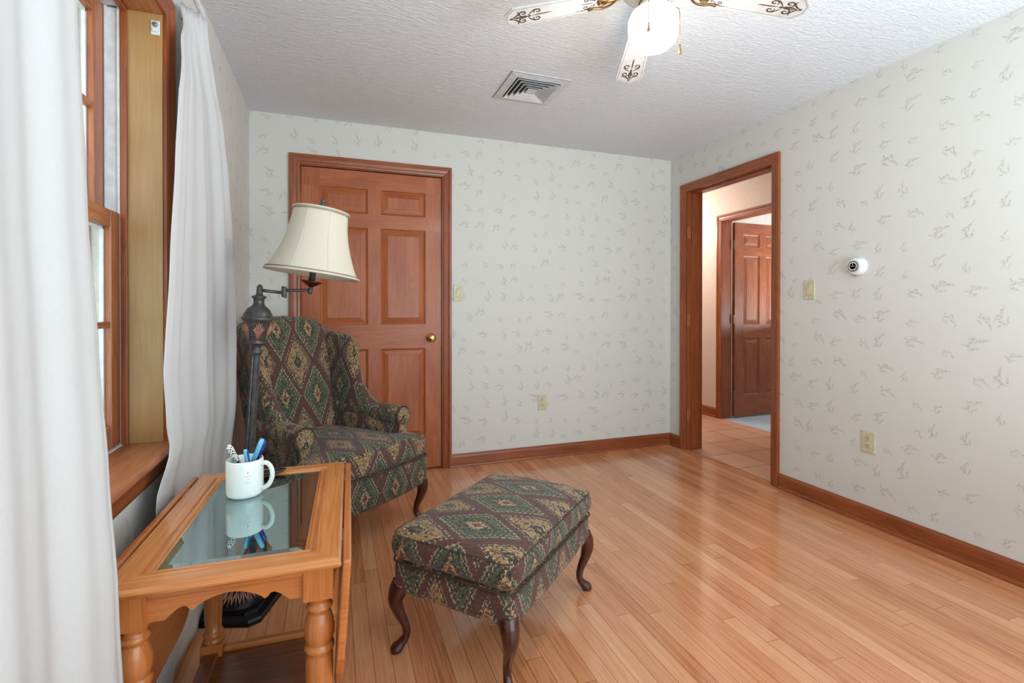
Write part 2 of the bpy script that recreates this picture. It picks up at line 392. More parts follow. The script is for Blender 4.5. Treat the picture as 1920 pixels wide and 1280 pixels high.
def prism(bm, pts, axis, a0, a1):
    """extrude 2D polygon; axis is extrusion axis; pts in the other two axes (cyclic order kept as xyz minus axis)"""
    def P(p, a):
        return {'x': (a, p[0], p[1]), 'y': (p[0], a, p[1]), 'z': (p[0], p[1], a)}[axis]
    A = [bm.verts.new(P(p, a0)) for p in pts]; B = [bm.verts.new(P(p, a1)) for p in pts]
    n = len(pts); bm.faces.new(A); bm.faces.new(B)
    for i in range(n): bm.faces.new((A[i], A[(i + 1) % n], B[(i + 1) % n], B[i]))
def loft(bm, sections, cap=True, closed=True):
    rows = [[bm.verts.new(p) for p in s] for s in sections]
    n = len(rows[0])
    for a, b in zip(rows, rows[1:]):
        for i in range(n if closed else n - 1):
            j = (i + 1) % n
            bm.faces.new((a[i], a[j], b[j], b[i]))
    if cap and closed: bm.faces.new(rows[0]); bm.faces.new(rows[-1])
    return rows
def lathe(bm, prof, seg=32, c=(0, 0), z0=0.0, axis=None, M4=None):
    """prof: list of (r,z)"""
    secs = []
    for r, z in prof:
        r = max(r, 0.0004)
        ring = [Vector((c[0] + r * cos(2 * pi * i / seg), c[1] + r * sin(2 * pi * i / seg), z0 + z)) for i in range(seg)]
        if M4: ring = [M4 @ p for p in ring]
        secs.append(ring)
    loft(bm, secs)
def smooth_path(pts, n=8):
    """Catmull-Rom"""
    out = []; P = [pts[0]] + list(pts) + [pts[-1]]
    for i in range(1, len(P) - 2):
        p0, p1, p2, p3 = [Vector(q) for q in P[i - 1:i + 3]]
        for k in range(n):
            t = k / n
            out.append(0.5 * ((2 * p1) + (-p0 + p2) * t + (2 * p0 - 5 * p1 + 4 * p2 - p3) * t * t + (-p0 + 3 * p1 - 3 * p2 + p3) * t ** 3))
    out.append(Vector(pts[-1])); return out
def sweep(bm, path, rad, seg=12, flat=1.0, cap=True, upv=None):
    path = [Vector(p) for p in path]; n = len(path); secs = []
    up = Vector(upv) if upv else Vector((0, 0, 1))
    side = None
    for i, p in enumerate(path):
        d = (path[min(i + 1, n - 1)] - path[max(i - 1, 0)]).normalized()
        if side is None:
            u = up if abs(d.dot(up)) < 0.95 else Vector((1, 0, 0)); side = d.cross(u).normalized()
        else:
            side = (side - d * side.dot(d)).normalized()
        nn = side.cross(d)
        r = rad[i] if hasattr(rad, '__len__') else rad
        secs.append([p + side * r * cos(2 * pi * k / seg) + nn * r * flat * sin(2 * pi * k / seg) for k in range(seg)])
    loft(bm, secs, cap)
def interp(tab, x):
    """tab sorted ascending list of (x, v...)"""
    if x <= tab[0][0]: return tab[0][1:]
    for a, b in zip(tab, tab[1:]):
        if x <= b[0]:
            t = (x - a[0]) / (b[0] - a[0]); t = t * t * (3 - 2 * t) * 0.5 + t * 0.5
            return tuple(a[i] + (b[i] - a[i]) * t for i in range(1, len(a)))
    return tab[-1][1:]
def rbox(bm, b, r, n=10, deform=None):
    """densely gridded rounded box"""
    x0, x1, y0, y1, z0, z1 = b
    c = Vector(((x0 + x1) / 2, (y0 + y1) / 2, (z0 + z1) / 2)); h = Vector(((x1 - x0) / 2, (y1 - y0) / 2, (z1 - z0) / 2))
    def ticks(hh):
        rr = min(r, hh * 0.98); e = [hh - rr + rr * sin(k / 5 * pi / 2) for k in range(6)] if False else [hh - rr * (1 - k / 4) for k in range(5)]
        inner = [-(hh - rr) + 2 * (hh - rr) * i / n for i in range(1, n)]
        return [-v for v in reversed(e)] + inner + e
    T = [ticks(h.x), ticks(h.y), ticks(h.z)]
    cache = {}
    def vert(p):
        key = tuple(round(v, 6) for v in p)
        if key in cache: return cache[key]
        q = Vector(p); inn = Vector([max(-(h[i] - min(r, h[i] * 0.98)), min(h[i] - min(r, h[i] * 0.98), q[i])) for i in range(3)])
        dlt = q - inn; L = dlt.length
        if L > 1e-9:
            m = max(abs(v) for v in dlt); q = inn + dlt / L * min(r, m if m > 0 else r) 
        q = q + c
        if deform: q = deform(q)
        cache[key] = bm.verts.new(q); return cache[key]
    for k in range(3):
        a, bb = [i for i in range(3) if i != k]
        for s in (-1, 1):
            for i in range(len(T[a]) - 1):
                for j in range(len(T[bb]) - 1):
                    def mk(ii, jj):
                        p = [0, 0, 0]; p[k] = s * h[k]; p[a] = T[a][ii]; p[bb] = T[bb][jj]; return vert(p)
                    vs = [mk(i, j), mk(i + 1, j), mk(i + 1, j + 1), mk(i, j + 1)]
                    if len(set(vs)) == 4:
                        try: bm.faces.new(vs)
                        except ValueError: pass
    return cache

# ------------------------------------------------------------------ room shell
def struct(name, o, label, cat='wall'): return tag(o, label, cat, kind='structure')
def wall_holes(name, axis, a0, a1, u0, u1, z0, z1, holes, mat, label):
    """wall slab: axis normal, thickness a0..a1, runs u0..u1; holes list (u0,u1,z0,z1)"""
    us = sorted({u0, u1, *[h[0] for h in holes], *[h[1] for h in holes]}); zs = sorted({z0, z1, *[h[2] for h in holes], *[h[3] for h in holes]})
    inh = lambda u, z: any(h[0] < u < h[1] and h[2] < z < h[3] for h in holes)
    bm = bmesh.new(); V = {}
    def v(a, u, z):
        k = (a, u, z)
        if k not in V: V[k] = bm.verts.new((a, u, z) if axis == 'x' else (u, a, z))
        return V[k]
    cells = {(i, j) for i in range(len(us) - 1) for j in range(len(zs) - 1) if not inh((us[i] + us[i + 1]) / 2, (zs[j] + zs[j + 1]) / 2)}
    for i, j in cells:
        ua, ub, za, zb = us[i], us[i + 1], zs[j], zs[j + 1]
        for a in (a0, a1): bm.faces.new((v(a, ua, za), v(a, ub, za), v(a, ub, zb), v(a, ua, zb)))
        for (di, dj, p, q) in ((-1, 0, (ua, za), (ua, zb)), (1, 0, (ub, za), (ub, zb)), (0, -1, (ua, za), (ub, za)), (0, 1, (ua, zb), (ub, zb))):
            if (i + di, j + dj) not in cells: bm.faces.new((v(a0, *p), v(a1, *p), v(a1, *q), v(a0, *q)))
    o = finish(name, bm, mat)
    uvl = o.data.uv_layers[0]
    for p in o.data.polygons:
        k = max(range(3), key=lambda i: abs(p.normal[i]))
        for li in p.loop_indices:
            c = o.data.vertices[o.data.loops[li].vertex_index].co
            uvl.data[li].uv = (c.y + 9.3, c.z) if k == 0 else ((c.x + 2.1, c.z) if k == 1 else (c.x, c.y))
    tag(o, label, 'wall', kind='structure'); return o

DX0, DX1 = -0.205, 0.705        # closet door slab x range
WY0, WY1, WZ0, WZ1 = 0.62, 1.80, 0.71, 2.02   # window opening
OY0, OY1 = 2.42, 3.235          # doorway opening
TH = 0.14
box('floor', (XL - 0.2, XR + 0.005, YF - 0.1, YB + 0.12, -0.06, 0.0), M['floor'])
struct('floor', bpy.data.objects['floor'], 'glossy orange oak strip floor of the room', 'floor')
o = box('ceiling', (XL - 0.2, XR + TH, YF - 0.1, YB + 0.12, H, H + 0.08), M['ceiling']); struct('ceiling', o, 'pale grey textured ceiling', 'ceiling')
wall_holes('wall_back', 'y', YB, YB + 0.12, XL - 0.2, XR + TH, 0, H, [(DX0 - 0.02, DX1 + 0.02, -1, 2.05)], M['wallpaper'], 'sprigged cream wall with the closed wooden door')
wall_holes('wall_left', 'x', XL - 0.2, XL, YF - 0.1, YB, 0, H, [(WY0 - 0.02, WY1 + 0.02, WZ0 - 0.03, WZ1 + 0.02)], M['wallpaper'], 'sprigged wall on the left holding the window')
wall_holes('wall_right', 'x', XR, XR + TH, YF - 0.1, YB, 0, H, [(OY0 - 0.018, OY1 + 0.018, -1, 2.058)], M['wallpaper'], 'sprigged cream wall on the right with the open doorway')
wall_holes('wall_front', 'y', YF - 0.1, YF, XL, XR, 0, H, [], M['plaster'], 'wall behind the camera position')

def baseboard(name, pts_dir, y0, y1, fixed, side, label):
    """profile swept: pts (offset from wall, z)"""
    prof = [(0, 0), (0.024, 0), (0.024, 0.008), (0.021, 0.016), (0.0145, 0.019), (0.0145, 0.072), (0.012, 0.082), (0.007, 0.088), (0.006, 0.0925), (0, 0.0925)]
    bm = bmesh.new()
    if pts_dir == 'y': prism(bm, [(fixed + side * a, z) for a, z in prof], 'y', y0, y1)
    else: prism(bm, [(fixed + side * a, z) for a, z in prof], 'x', y0, y1)
    o = finish(name, bm, M['trim_wood'], grain=pts_dir)
    tag(o, label, 'baseboard', kind='structure'); return o
baseboard('baseboard_back', 'x', 0.764, XR - 0.002, YB, -1, 'stained wooden baseboard along the back wall')
baseboard('baseboard_right', 'y', YF, OY0 - 0.066, XR, -1, 'stained wooden baseboard right of the doorway')
baseboard('baseboard_right_corner', 'y', OY1 + 0.066, YB - 0.015, XR, -1, 'short stained baseboard between doorway and room corner')
baseboard('baseboard_left', 'y', YF, YB - 0.02, XL, 1, 'stained wooden baseboard under the window')
baseboard('baseboard_back_left', 'x', XL + 0.02, DX0 - 0.066, YB, -1, 'short stained baseboard left of the closed door')

def casing(bm, plane, a, sgn, u0, u1, z1, wd=0.06, z0=0.0, bottom=False):
    """mitred moulded door casing around opening u0..u1 x z0..z1 on the wall face a; sgn = into the room"""
    prof = [(0.0, 0.0), (0.0, 0.010), (0.010, 0.013), (0.018, 0.011), (0.034, 0.014), (0.046, 0.020), (wd, 0.020), (wd, 0.0)]
    def P(u, z, d): return (a + sgn * d, u, z) if plane == 'x' else (u, a + sgn * d, z)
    path = [(u0, z0, -1, 0), (u0, z1, -1, 1), (u1, z1, 1, 1), (u1, z0, 1, 0)]
    if bottom: path = [(u0, z0, -1, -1), (u0, z1, -1, 1), (u1, z1, 1, 1), (u1, z0, 1, -1), (u0, z0, -1, -1)]
    secs = []
    for u, z, du, dz in path: secs.append([P(u + du * p, z + dz * p, d) for p, d in prof])
    loft(bm, secs)
def uv_casing(o, plane):
    me = o.data; uvl = me.uv_layers[0]
    for p in me.polygons:
        cs = [me.vertices[i].co for i in p.vertices]
        dz = max(c.z for c in cs) - min(c.z for c in cs)
        dh = max(max(c.x for c in cs) - min(c.x for c in cs), max(c.y for c in cs) - min(c.y for c in cs))
        for li in p.loop_indices:
            c = me.vertices[me.loops[li].vertex_index].co; h = c.x + c.y * 1.0
            uvl.data[li].uv = (c.z, h * 1.0) if dz > dh else (h, c.z)

# --- panelled door builder (local: x width 0..w, y front face at 0 toward -y, z up)
def panel_door(name, w_, h_, t_, panels, mat, loc, kind=None, both=True, rz=0.0):
    bm = bmesh.new()
    uvl = bm.loops.layers.uv.new('UVMap')
    xs = sorted({0, w_, *[p[0] for p in panels], *[p[1] for p in panels]}); zs = sorted({0, h_, *[p[2] for p in panels], *[p[3] for p in panels]})
    def face(co, vert):
        vs = [bm.verts.new(c) for c in co]; f = bm.faces.new(vs)
        for l in f.loops:
            c = l.vert.co
            l[uvl].uv = (c.z + off[0], c.x + off[1]) if vert else (c.x + off[0], c.z + off[1])
        return f
    off = (random.uniform(0, 4), random.uniform(0, 4))
    for yy, s in (((0.0, 1),) + (((t_, -1),) if both else ())):
        for i in range(len(xs) - 1):
            for j in range(len(zs) - 1):
                cx, cz = (xs[i] + xs[i + 1]) / 2, (zs[j] + zs[j + 1]) / 2
                if any(p[0] < cx < p[1] and p[2] < cz < p[3] for p in panels): continue
                stile = cx < min(p[0] for p in panels) or cx > max(p[1] for p in panels) or (not any(p[0] < cx < p[1] for p in panels) and any(p[2] < cz < p[3] for p in panels))
                off = (1.3 + i * 0.7 * (1 if stile else 0), j * 0.31)
                face([(xs[i], yy, zs[j]), (xs[i + 1], yy, zs[j]), (xs[i + 1], yy, zs[j + 1]), (xs[i], yy, zs[j + 1])], stile)
        for p in panels:
            off = (random.uniform(0, 4), random.uniform(0, 4))
            # rings: (inset, depth)
            R = [(0, 0), (0.003, 0.006), (0.011, 0.0105), (0.014, 0.012), (0.044, 0.003), (0.046, 0.0015)]
            for (i0, d0), (i1, d1) in zip(R, R[1:]):
                a = [(p[0] + i0, p[2] + i0), (p[1] - i0, p[2] + i0), (p[1] - i0, p[3] - i0), (p[0] + i0, p[3] - i0)]
                b = [(p[0] + i1, p[2] + i1), (p[1] - i1, p[2] + i1), (p[1] - i1, p[3] - i1), (p[0] + i1, p[3] - i1)]
                for k in range(4):
                    q = (k + 1) % 4
                    face([(a[k][0], yy + s * d0, a[k][1]), (a[q][0], yy + s * d0, a[q][1]), (b[q][0], yy + s * d1, b[q][1]), (b[k][0], yy + s * d1, b[k][1])], k % 2 == 1 if i0 < 0.02 else True)
            i1, d1 = R[-1]
            face([(p[0] + i1, yy + s * d1, p[2] + i1), (p[1] - i1, yy + s * d1, p[2] + i1), (p[1] - i1, yy + s * d1, p[3] - i1), (p[0] + i1, yy + s * d1, p[3] - i1)], True)
    off = (0, 0)
    for q in ([(0, 0, 0), (0, t_, 0), (0, t_, h_), (0, 0, h_)], [(w_, 0, 0), (w_, t_, 0), (w_, t_, h_), (w_, 0, h_)],
              [(0, 0, 0), (w_, 0, 0), (w_, t_, 0), (0, t_, 0)], [(0, 0, h_), (w_, 0, h_), (w_, t_, h_), (0, t_, h_)]): face(q, True)
    bmesh.ops.remove_doubles(bm, verts=bm.verts, dist=1e-5)
    o = finish(name, bm, mat); o.location = loc; o.rotation_euler = (0, 0, rz)
    return o
def six_panels(w_, h_, st=0.11, mu=0.085, b=0.22):
    xa, xb = (st, (w_ - mu) / 2), ((w_ + mu) / 2, w_ - st)
    rows = ((b, b + 0.615), (b + 0.615 + 0.165, b + 0.615 + 0.165 + 0.645), (h_ - 0.115 - 0.165, h_ - 0.115))
    return [(x[0], x[1], z[0], z[1]) for x in (xa, xb) for z in rows]

# closed back door
dw = DX1 - DX0 - 0.006
d1 = panel_door('door_1', dw, 2.018, 0.035, six_panels(dw, 2.018), M['door_wood'], (DX0 + 0.003, YB + 0.012, 0.012))
tag(d1, 'closed six-panel stained wooden door behind the wing chair', 'door', kind='structure')
def knob_bm(bm):
    Mx = Matrix.Rotation(radians(90), 4, 'X')
    lathe(bm, [(0.0, -0.001), (0.031, -0.001), (0.031, 0.004), (0.027, 0.008), (0.012, 0.010), (0.0105, 0.024), (0.014, 0.030), (0.024, 0.036), (0.028, 0.046), (0.027, 0.056), (0.020, 0.063), (0.010, 0.066), (0.0, 0.0665)], 32, M4=Mx)
bm = bmesh.new(); knob_bm(bm); k = finish('door_knob', bm, M['brass'], d1, smooth=True); k.location = (0.628 - DX0 - 0.003, 0.0, 0.905)
for hz in (0.24, 1.02, 1.80):
    bm = bmesh.new(); lathe(bm, [(0, 0), (0.0055, 0), (0.0055, 0.088), (0, 0.088)], 12); 
    hh = finish('hinge', bm, M['old_brass'], d1, smooth=False); hh.location = (-0.004, -0.006, hz - 0.044)
bm = bmesh.new(); casing(bm, 'y', YB, -1, DX0 - 0.006, DX1 + 0.006, 2.042)
o = finish('trim_1', bm, M['trim_wood']); uv_casing(o, 'y'); tag(o, 'stained moulded casing around the closed door', 'trim', kind='structure')
bm = bmesh.new()
for b in ((DX0 - 0.02, DX0, YB + 0.0, YB + 0.12, 0, 2.035), (DX1, DX1 + 0.02, YB, YB + 0.12, 0, 2.035), (DX0 - 0.02, DX1 + 0.02, YB, YB + 0.12, 2.035, 2.05)): abox(bm, *b)
o2 = finish('jamb', bm, M['trim_wood'], o, grain='z')
bm = bmesh.new(); abox(bm, DX0, DX1, YB + 0.05, YB + 0.12, 0, 2.035)
o2 = finish('door_backing', bm, M['slot'], o, grain='z')  # dark slab filling the whole opening behind the door

# doorway casing in the right wall
bm = bmesh.new(); casing(bm, 'x', XR, -1, OY0, OY1, 2.04)
t2 = finish('trim_2', bm, M['trim_wood']); uv_casing(t2, 'x'); tag(t2, 'stained moulded casing and jamb of the open doorway', 'trim', kind='structure')
bm = bmesh.new()
for b in ((XR - 0.004, XR + TH + 0.004, OY1, OY1 + 0.018, 0, 2.04), (XR - 0.004, XR + TH + 0.004, OY0 - 0.018, OY0, 0, 2.04), (XR - 0.004, XR + TH + 0.004, OY0 - 0.018, OY1 + 0.018, 2.04, 2.058)): abox(bm, *b)
finish('jamb', bm, M['trim_wood'], t2, grain='z', bevel=0.0015)
bm = bmesh.new()
for b in ((XR + 0.042, XR + 0.105, OY1 - 0.011, OY1, 0, 2.029), (XR + 0.042, XR + 0.105, OY0, OY0 + 0.011, 0, 2.029), (XR + 0.042, XR + 0.105, OY0, OY1, 2.029, 2.04)): abox(bm, *b)
finish('stop', bm, M['trim_wood'], t2, grain='z', bevel=0.002)
bm = bmesh.new(); casing(bm, 'x', XR + TH, 1, OY0, OY1, 2.04)
o = finish('hall_casing', bm, M['trim_wood'], t2); uv_casing(o, 'x')
for hz in (0.28, 1.03, 1.72):
    box('hinge_mortise', (XR + 0.004, XR + 0.036, OY1 - 0.0015, OY1 + 0.001, hz - 0.045, hz + 0.045), M['old_brass'] if False else M['sash_wood'], t2)
o = box('trim_3', (XR - 0.002, XR + 0.028, OY0, OY1, -0.01, 0.005), M['oak'], bevel=0.002); tag(o, 'light oak threshold strip in the doorway', 'trim', kind='structure')

# hall beyond
HX = 3.71
o = box('floor_hall', (XR + 0.005, HX + 0.02, 0.4, 6.2, -0.06, -0.002), M['tile']); tag(o, 'terracotta square tiled hall floor beyond the doorway', 'floor', kind='structure')
o = box('floor_far_room', (HX + 0.02, 6.6, 1.2, 6.2, -0.06, -0.002), M['carpet']); tag(o, 'pale blue floor of the far room beyond the hall', 'floor', kind='structure')
o = box('ceiling_hall', (XR + TH, HX, 0.4, 6.2, H, H + 0.05), M['ceiling']); tag(o, 'hall ceiling', 'ceiling', kind='structure')
o = box('ceiling_far_room', (HX, 6.6, 1.2, 6.2, H + 0.02, H + 0.07), M['ceiling']); tag(o, 'white ceiling of the far room', 'ceiling', kind='structure')
HY1 = 4.045; HY0 = HY1 - 0.80
wall_holes('wall_hall', 'x', HX, HX + 0.12, 0.4, 6.2, 0, H + 0.02, [(HY0 - 0.02, HY1 + 0.02, -1, 2.03)], M['hall_paper'], 'peach papered hall wall with an inner doorway')
wall_holes('wall_hall_end', 'y', 6.2, 6.3, XR, 6.6, 0, H + 0.05, [], M['hall_paper'], 'end wall of the hall')
wall_holes('wall_hall_start', 'y', 0.3, 0.4, XR + TH, HX, 0, H + 0.05, [], M['hall_paper'], 'near end wall of the hall')
wall_holes('wall_hall_side', 'x', XR, XR + TH, YB + 0.12, 6.2, 0, H + 0.05, [], M['hall_paper'], 'hall wall continuing past the room')
wall_holes('wall_far_room', 'x', 6.6, 6.7, 1.2, 6.2, 0, H + 0.05, [], M['plaster'], 'pale end wall of the far room')
wall_holes('wall_far_room_back', 'y', 4.75, 4.85, HX + 0.12, 6.6, 0, H + 0.05, [], M['plaster'], 'pale back wall of the far room')
wall_holes('wall_far_room_front', 'y', 1.1, 1.2, HX + 0.12, 6.6, 0, H + 0.05, [], M['plaster'], 'near wall of the far room')
bm = bmesh.new(); casing(bm, 'x', HX, -1, HY0, HY1, 2.01)
t4 = finish('trim_4', bm, M['trim_wood']); uv_casing(t4, 'x'); tag(t4, 'stained casing of the inner doorway across the hall', 'trim', kind='structure')
bm = bmesh.new()
for b in ((HX - 0.004, HX + 0.124, HY1, HY1 + 0.018, 0, 2.01), (HX - 0.004, HX + 0.124, HY0 - 0.018, HY0, 0, 2.01), (HX - 0.004, HX + 0.124, HY0 - 0.018, HY1 + 0.018, 2.01, 2.028)): abox(bm, *b)
finish('jamb', bm, M['trim_wood'], t4, grain='z', bevel=0.0015)
baseboard('baseboard_hall', 'y', HY1 + 0.066, 6.2, HX, -1, 'stained baseboard in the hall left of the inner doorway')
baseboard('baseboard_hall_near', 'y', 0.4, HY0 - 0.066, HX, -1, 'stained baseboard in the hall right of the inner doorway')
d2 = panel_door('door_2', 0.76, 1.99, 0.035, [(0.115, 0.335, 0.215, 0.80), (0.115, 0.335, 0.945, 1.655), (0.115, 0.335, 1.745, 1.875), (0.425, 0.645, 0.215, 0.80), (0.425, 0.645, 0.945, 1.655), (0.425, 0.645, 1.745, 1.875)], M['hall_door_wood'], (HX + 0.142, 4.02, 0.012), rz=radians(1.5))
tag(d2, 'six-panel wooden door standing open beyond the hall', 'door', kind='structure')
for hz in (0.22, 1.0, 1.76): 
    bm = bmesh.new(); lathe(bm, [(0, 0), (0.006, 0), (0.006, 0.09), (0, 0.09)], 12); 
    hh = finish('hinge', bm, M['old_brass'], d2); hh.location = (-0.006, 0.004, hz - 0.045)
    hb = box('hinge_leaf', (-0.018, -0.004, 0.0, 0.003, hz - 0.045, hz + 0.045), M['ink'], d2)

# ------------------------------------------------------------------ window
win = empty('window_1', (XL, (WY0 + WY1) / 2, WZ0), 0, 'stained wood double-hung window behind the white curtains', 'window', kind='structure')
def wpart(name, boxes, mat, grain='z', bevel=0.0015, parent=win):
    bm = bmesh.new(); L = win.location
    for b in boxes: abox(bm, b[0] - L.x, b[1] - L.x, b[2] - L.y, b[3] - L.y, b[4] - L.z, b[5] - L.z)
    return finish(name, bm, mat, parent, grain=grain, bevel=bevel)
JX = -0.600
wpart('side_jamb', [(JX, XL - 0.0, WY1, WY1 + 0.02, WZ0, WZ1), (JX, XL, WY0 - 0.02, WY0, WZ0, WZ1)], M['jamb_wood'])
wpart('head_jamb', [(JX, XL, WY0 - 0.02, WY1 + 0.02, WZ1, WZ1 + 0.02)], M['sash_wood'], 'y')
wpart('stop_bead', [(JX - 0.004, JX + 0.014, WY1 - 0.010, WY1, WZ0, WZ1), (JX - 0.004, JX + 0.014, WY0, WY0 + 0.010, WZ0, WZ1), (JX - 0.004, JX + 0.014, WY0, WY1, WZ1 - 0.010, WZ1)], M['trim_wood'], bevel=0.003)
wpart('track_liner', [(-0.690, JX - 0.004, WY1 + 0.004, WY1 + 0.02, WZ0, WZ1), (-0.690, JX - 0.004, WY0 - 0.02, WY0 - 0.004, WZ0, WZ1),
      (-0.612, JX - 0.004, WY1 - 0.006, WY1 + 0.004, WZ0, WZ1), (-0.644, -0.637, WY1 - 0.006, WY1 + 0.004, WZ0, WZ1), (-0.690, -0.682, WY1 - 0.006, WY1 + 0.004, WZ0, WZ1),
      (-0.690, JX, WY0, WY1, WZ1 + 0.002, WZ1 + 0.02), (-0.690, JX, WY0, WY1, WZ0 - 0.02, WZ0 + 0.004)], M['white_vinyl'])
def sash(xa, xb, z0, z1, rail_b, rail_t, mid, name):
    """wood sash with glazing, one horizontal and one vertical muntin"""
    st = 0.062; ya, yb = WY0 + 0.004, WY1 - 0.002
    fr = wpart(name, [(xa, xb, ya, ya + st, z0, z1), (xa, xb, yb - st, yb, z0, z1)], M['sash_wood'], 'z', 0.004)
    bm = bmesh.new(); L = win.location
    for b in ((xa, xb - 0.001, ya + st, yb - st, z0, z0 + rail_b), (xa, xb - 0.001, ya + st, yb - st, z1 - rail_t, z1)):
        abox(bm, b[0] - L.x, b[1] - L.x, b[2] - L.y, b[3] - L.y, b[4] - L.z, b[5] - L.z)
    finish('rail', bm, M['sash_wood'], fr, grain='y', bevel=0.004)
    xm = (xa + xb) / 2; ym = (ya + yb) / 2
    bm = bmesh.new()
    for b in ((xm - 0.006, xb - 0.003, ya + st, yb - st, mid - 0.009, mid + 0.009), (xm - 0.006, xb - 0.003, ym - 0.009, ym + 0.009, z0 + rail_b, z1 - rail_t)):
        abox(bm, b[0] - L.x, b[1] - L.x, b[2] - L.y, b[3] - L.y, b[4] - L.z, b[5] - L.z)
    finish('muntin', bm, M['sash_wood'], fr, grain='y', bevel=0.003)
    bm = bmesh.new()
    g = 0.008
    for b in ((xm - 0.012, xm - 0.002, ya + st, ya + st + g, z0 + rail_b, z1 - rail_t), (xm - 0.012, xm - 0.002, yb - st - g, yb - st, z0 + rail_b, z1 - rail_t),
              (xm - 0.012, xm - 0.002, ya + st, yb - st, z0 + rail_b, z0 + rail_b + g), (xm - 0.012, xm - 0.002, ya + st, yb - st, z1 - rail_t - g, z1 - rail_t)):
        abox(bm, b[0] - L.x, b[1] - L.x, b[2] - L.y, b[3] - L.y, b[4] - L.z, b[5] - L.z)
    finish('glazing_bead', bm, M['white_vinyl'], fr, bevel=0.001)
    bm = bmesh.new(); b = (xm - 0.007, xm - 0.004, ya + st - 0.003, yb - st + 0.003, z0 + rail_b - 0.003, z1 - rail_t + 0.003)
    abox(bm, b[0] - L.x, b[1] - L.x, b[2] - L.y, b[3] - L.y, b[4] - L.z, b[5] - L.z)
    finish('window_pane', bm, M['window_glass'], fr)
sash(-0.637, -0.606, 0.716, 1.405, 0.064, 0.050, 1.073, 'lower_sash')
sash(-0.676, -0.645, 1.370, 2.018, 0.050, 0.050, 1.700, 'upper_sash')
bm = bmesh.new(); casing(bm, 'x', 0.0, 1, WY0 - 0.004 - win.location.y, WY1 + 0.004 - win.location.y, WZ1 + 0.004 - WZ0, z0=0.0)
o = finish('casing', bm, M['trim_wood'], win); uv_casing(o, 'x')
# stool with rounded nose and apron
bm = bmesh.new(); n = [(-0.692, 0.688), (-0.464, 0.688), (-0.459, 0.691), (-0.456, 0.697), (-0.456, 0.702), (-0.459, 0.708), (-0.464, 0.711), (-0.692, 0.711)]
prism(bm, [(p[0] - XL, p[1] - WZ0) for p in n], 'y', WY0 - 0.09 - win.location.y, WY1 + 0.09 - win.location.y)
finish('stool', bm, M['sash_wood'], win, grain='y')
bm = bmesh.new(); n = [(-0.498, 0.630), (-0.486, 0.630), (-0.482, 0.640), (-0.478, 0.665), (-0.472, 0.680), (-0.470, 0.688), (-0.498, 0.688)]
prism(bm, [(p[0] - XL, p[1] - WZ0) for p in n], 'y', WY0 - 0.066 - win.location.y, WY1 + 0.066 - win.location.y)
finish('apron', bm, M['trim_wood'], win, grain='y')
wpart('shade_bracket', [(-0.527, -0.503, WY1 - 0.003, WY1, 1.955, 1.998), (-0.522, -0.508, WY1 - 0.010, WY1 - 0.003, 1.962, 1.975)], M['white_vinyl'], bevel=0.002)
bm = bmesh.new(); Mx = Matrix.Translation((-0.515 - XL, WY1 - 0.003 - win.location.y, 1.985 - WZ0)) @ Matrix.Rotation(radians(90), 4, 'X')
lathe(bm, [(0, 0), (0.007, 0), (0.007, 0.006), (0.004, 0.008), (0, 0.008)], 16, M4=Mx)
finish('bracket_screw', bm, M['grey_dial'], win)
wpart('storm_frame', [(-0.760, -0.735, WY1 - 0.02, WY1 + 0.06, WZ0 - 0.05, WZ1 + 0.05), (-0.760, -0.735, WY0 - 0.05, WY0 + 0.02, WZ0 - 0.05, WZ1 + 0.05),
      (-0.760, -0.735, WY0, WY1, 1.395, 1.42), (-0.760, -0.735, WY0, WY1, WZ0 - 0.05, WZ0 + 0.02), (-0.760, -0.735, WY0, WY1, WZ1, WZ1 + 0.05),
      (-0.735, -0.690, WY1 + 0.02, WY1 + 0.06, WZ0 - 0.05, WZ1 + 0.05), (-0.735, -0.690, WY0 - 0.05, WY0 - 0.02, WZ0 - 0.05, WZ1 + 0.05)], M['white_vinyl'])

# outdoors seen through the panes
o = box('ground', (-14, -0.75, -4, 16, -0.7, -0.6), M['lawn']); tag(o, 'lawn outside the window', 'ground', kind='structure')
def tree(name, c, r, h, label):
    root = empty(name, (c[0], c[1], -0.6), 0, label, 'tree')
    bm = bmesh.new(); lathe(bm, [(0.16, 0), (0.12, 0.5), (0.10, h * 0.6), (0.02, h * 0.8)], 12); finish('trunk', bm, M['trim_wood'], root)
    bm = bmesh.new(); bmesh.ops.create_icosphere(bm, subdivisions=4, radius=1)
    rs = random.Random(c[1])
    ph = [rs.uniform(0, 6) for _ in range(6)]
    for v in bm.verts:
        p = v.co.copy(); k = 1 + 0.12 * sin(7 * p.x + ph[0]) * sin(6 * p.y + ph[1]) + 0.1 * sin(15 * p.z + ph[2]) * sin(13 * p.x + ph[3]) + 0.05 * sin(31 * p.y + ph[4]) * sin(29 * p.z)
        v.co = Vector((p.x * r * k, p.y * r * k, h * 0.62 + p.z * h * 0.42 * k))
    finish('crown', bm, M['leafy'], root, smooth=True)
tree('garden_tree', (-3.7, 8.6), 1.5, 9.5, 'pale green tree outside the upper window sash')

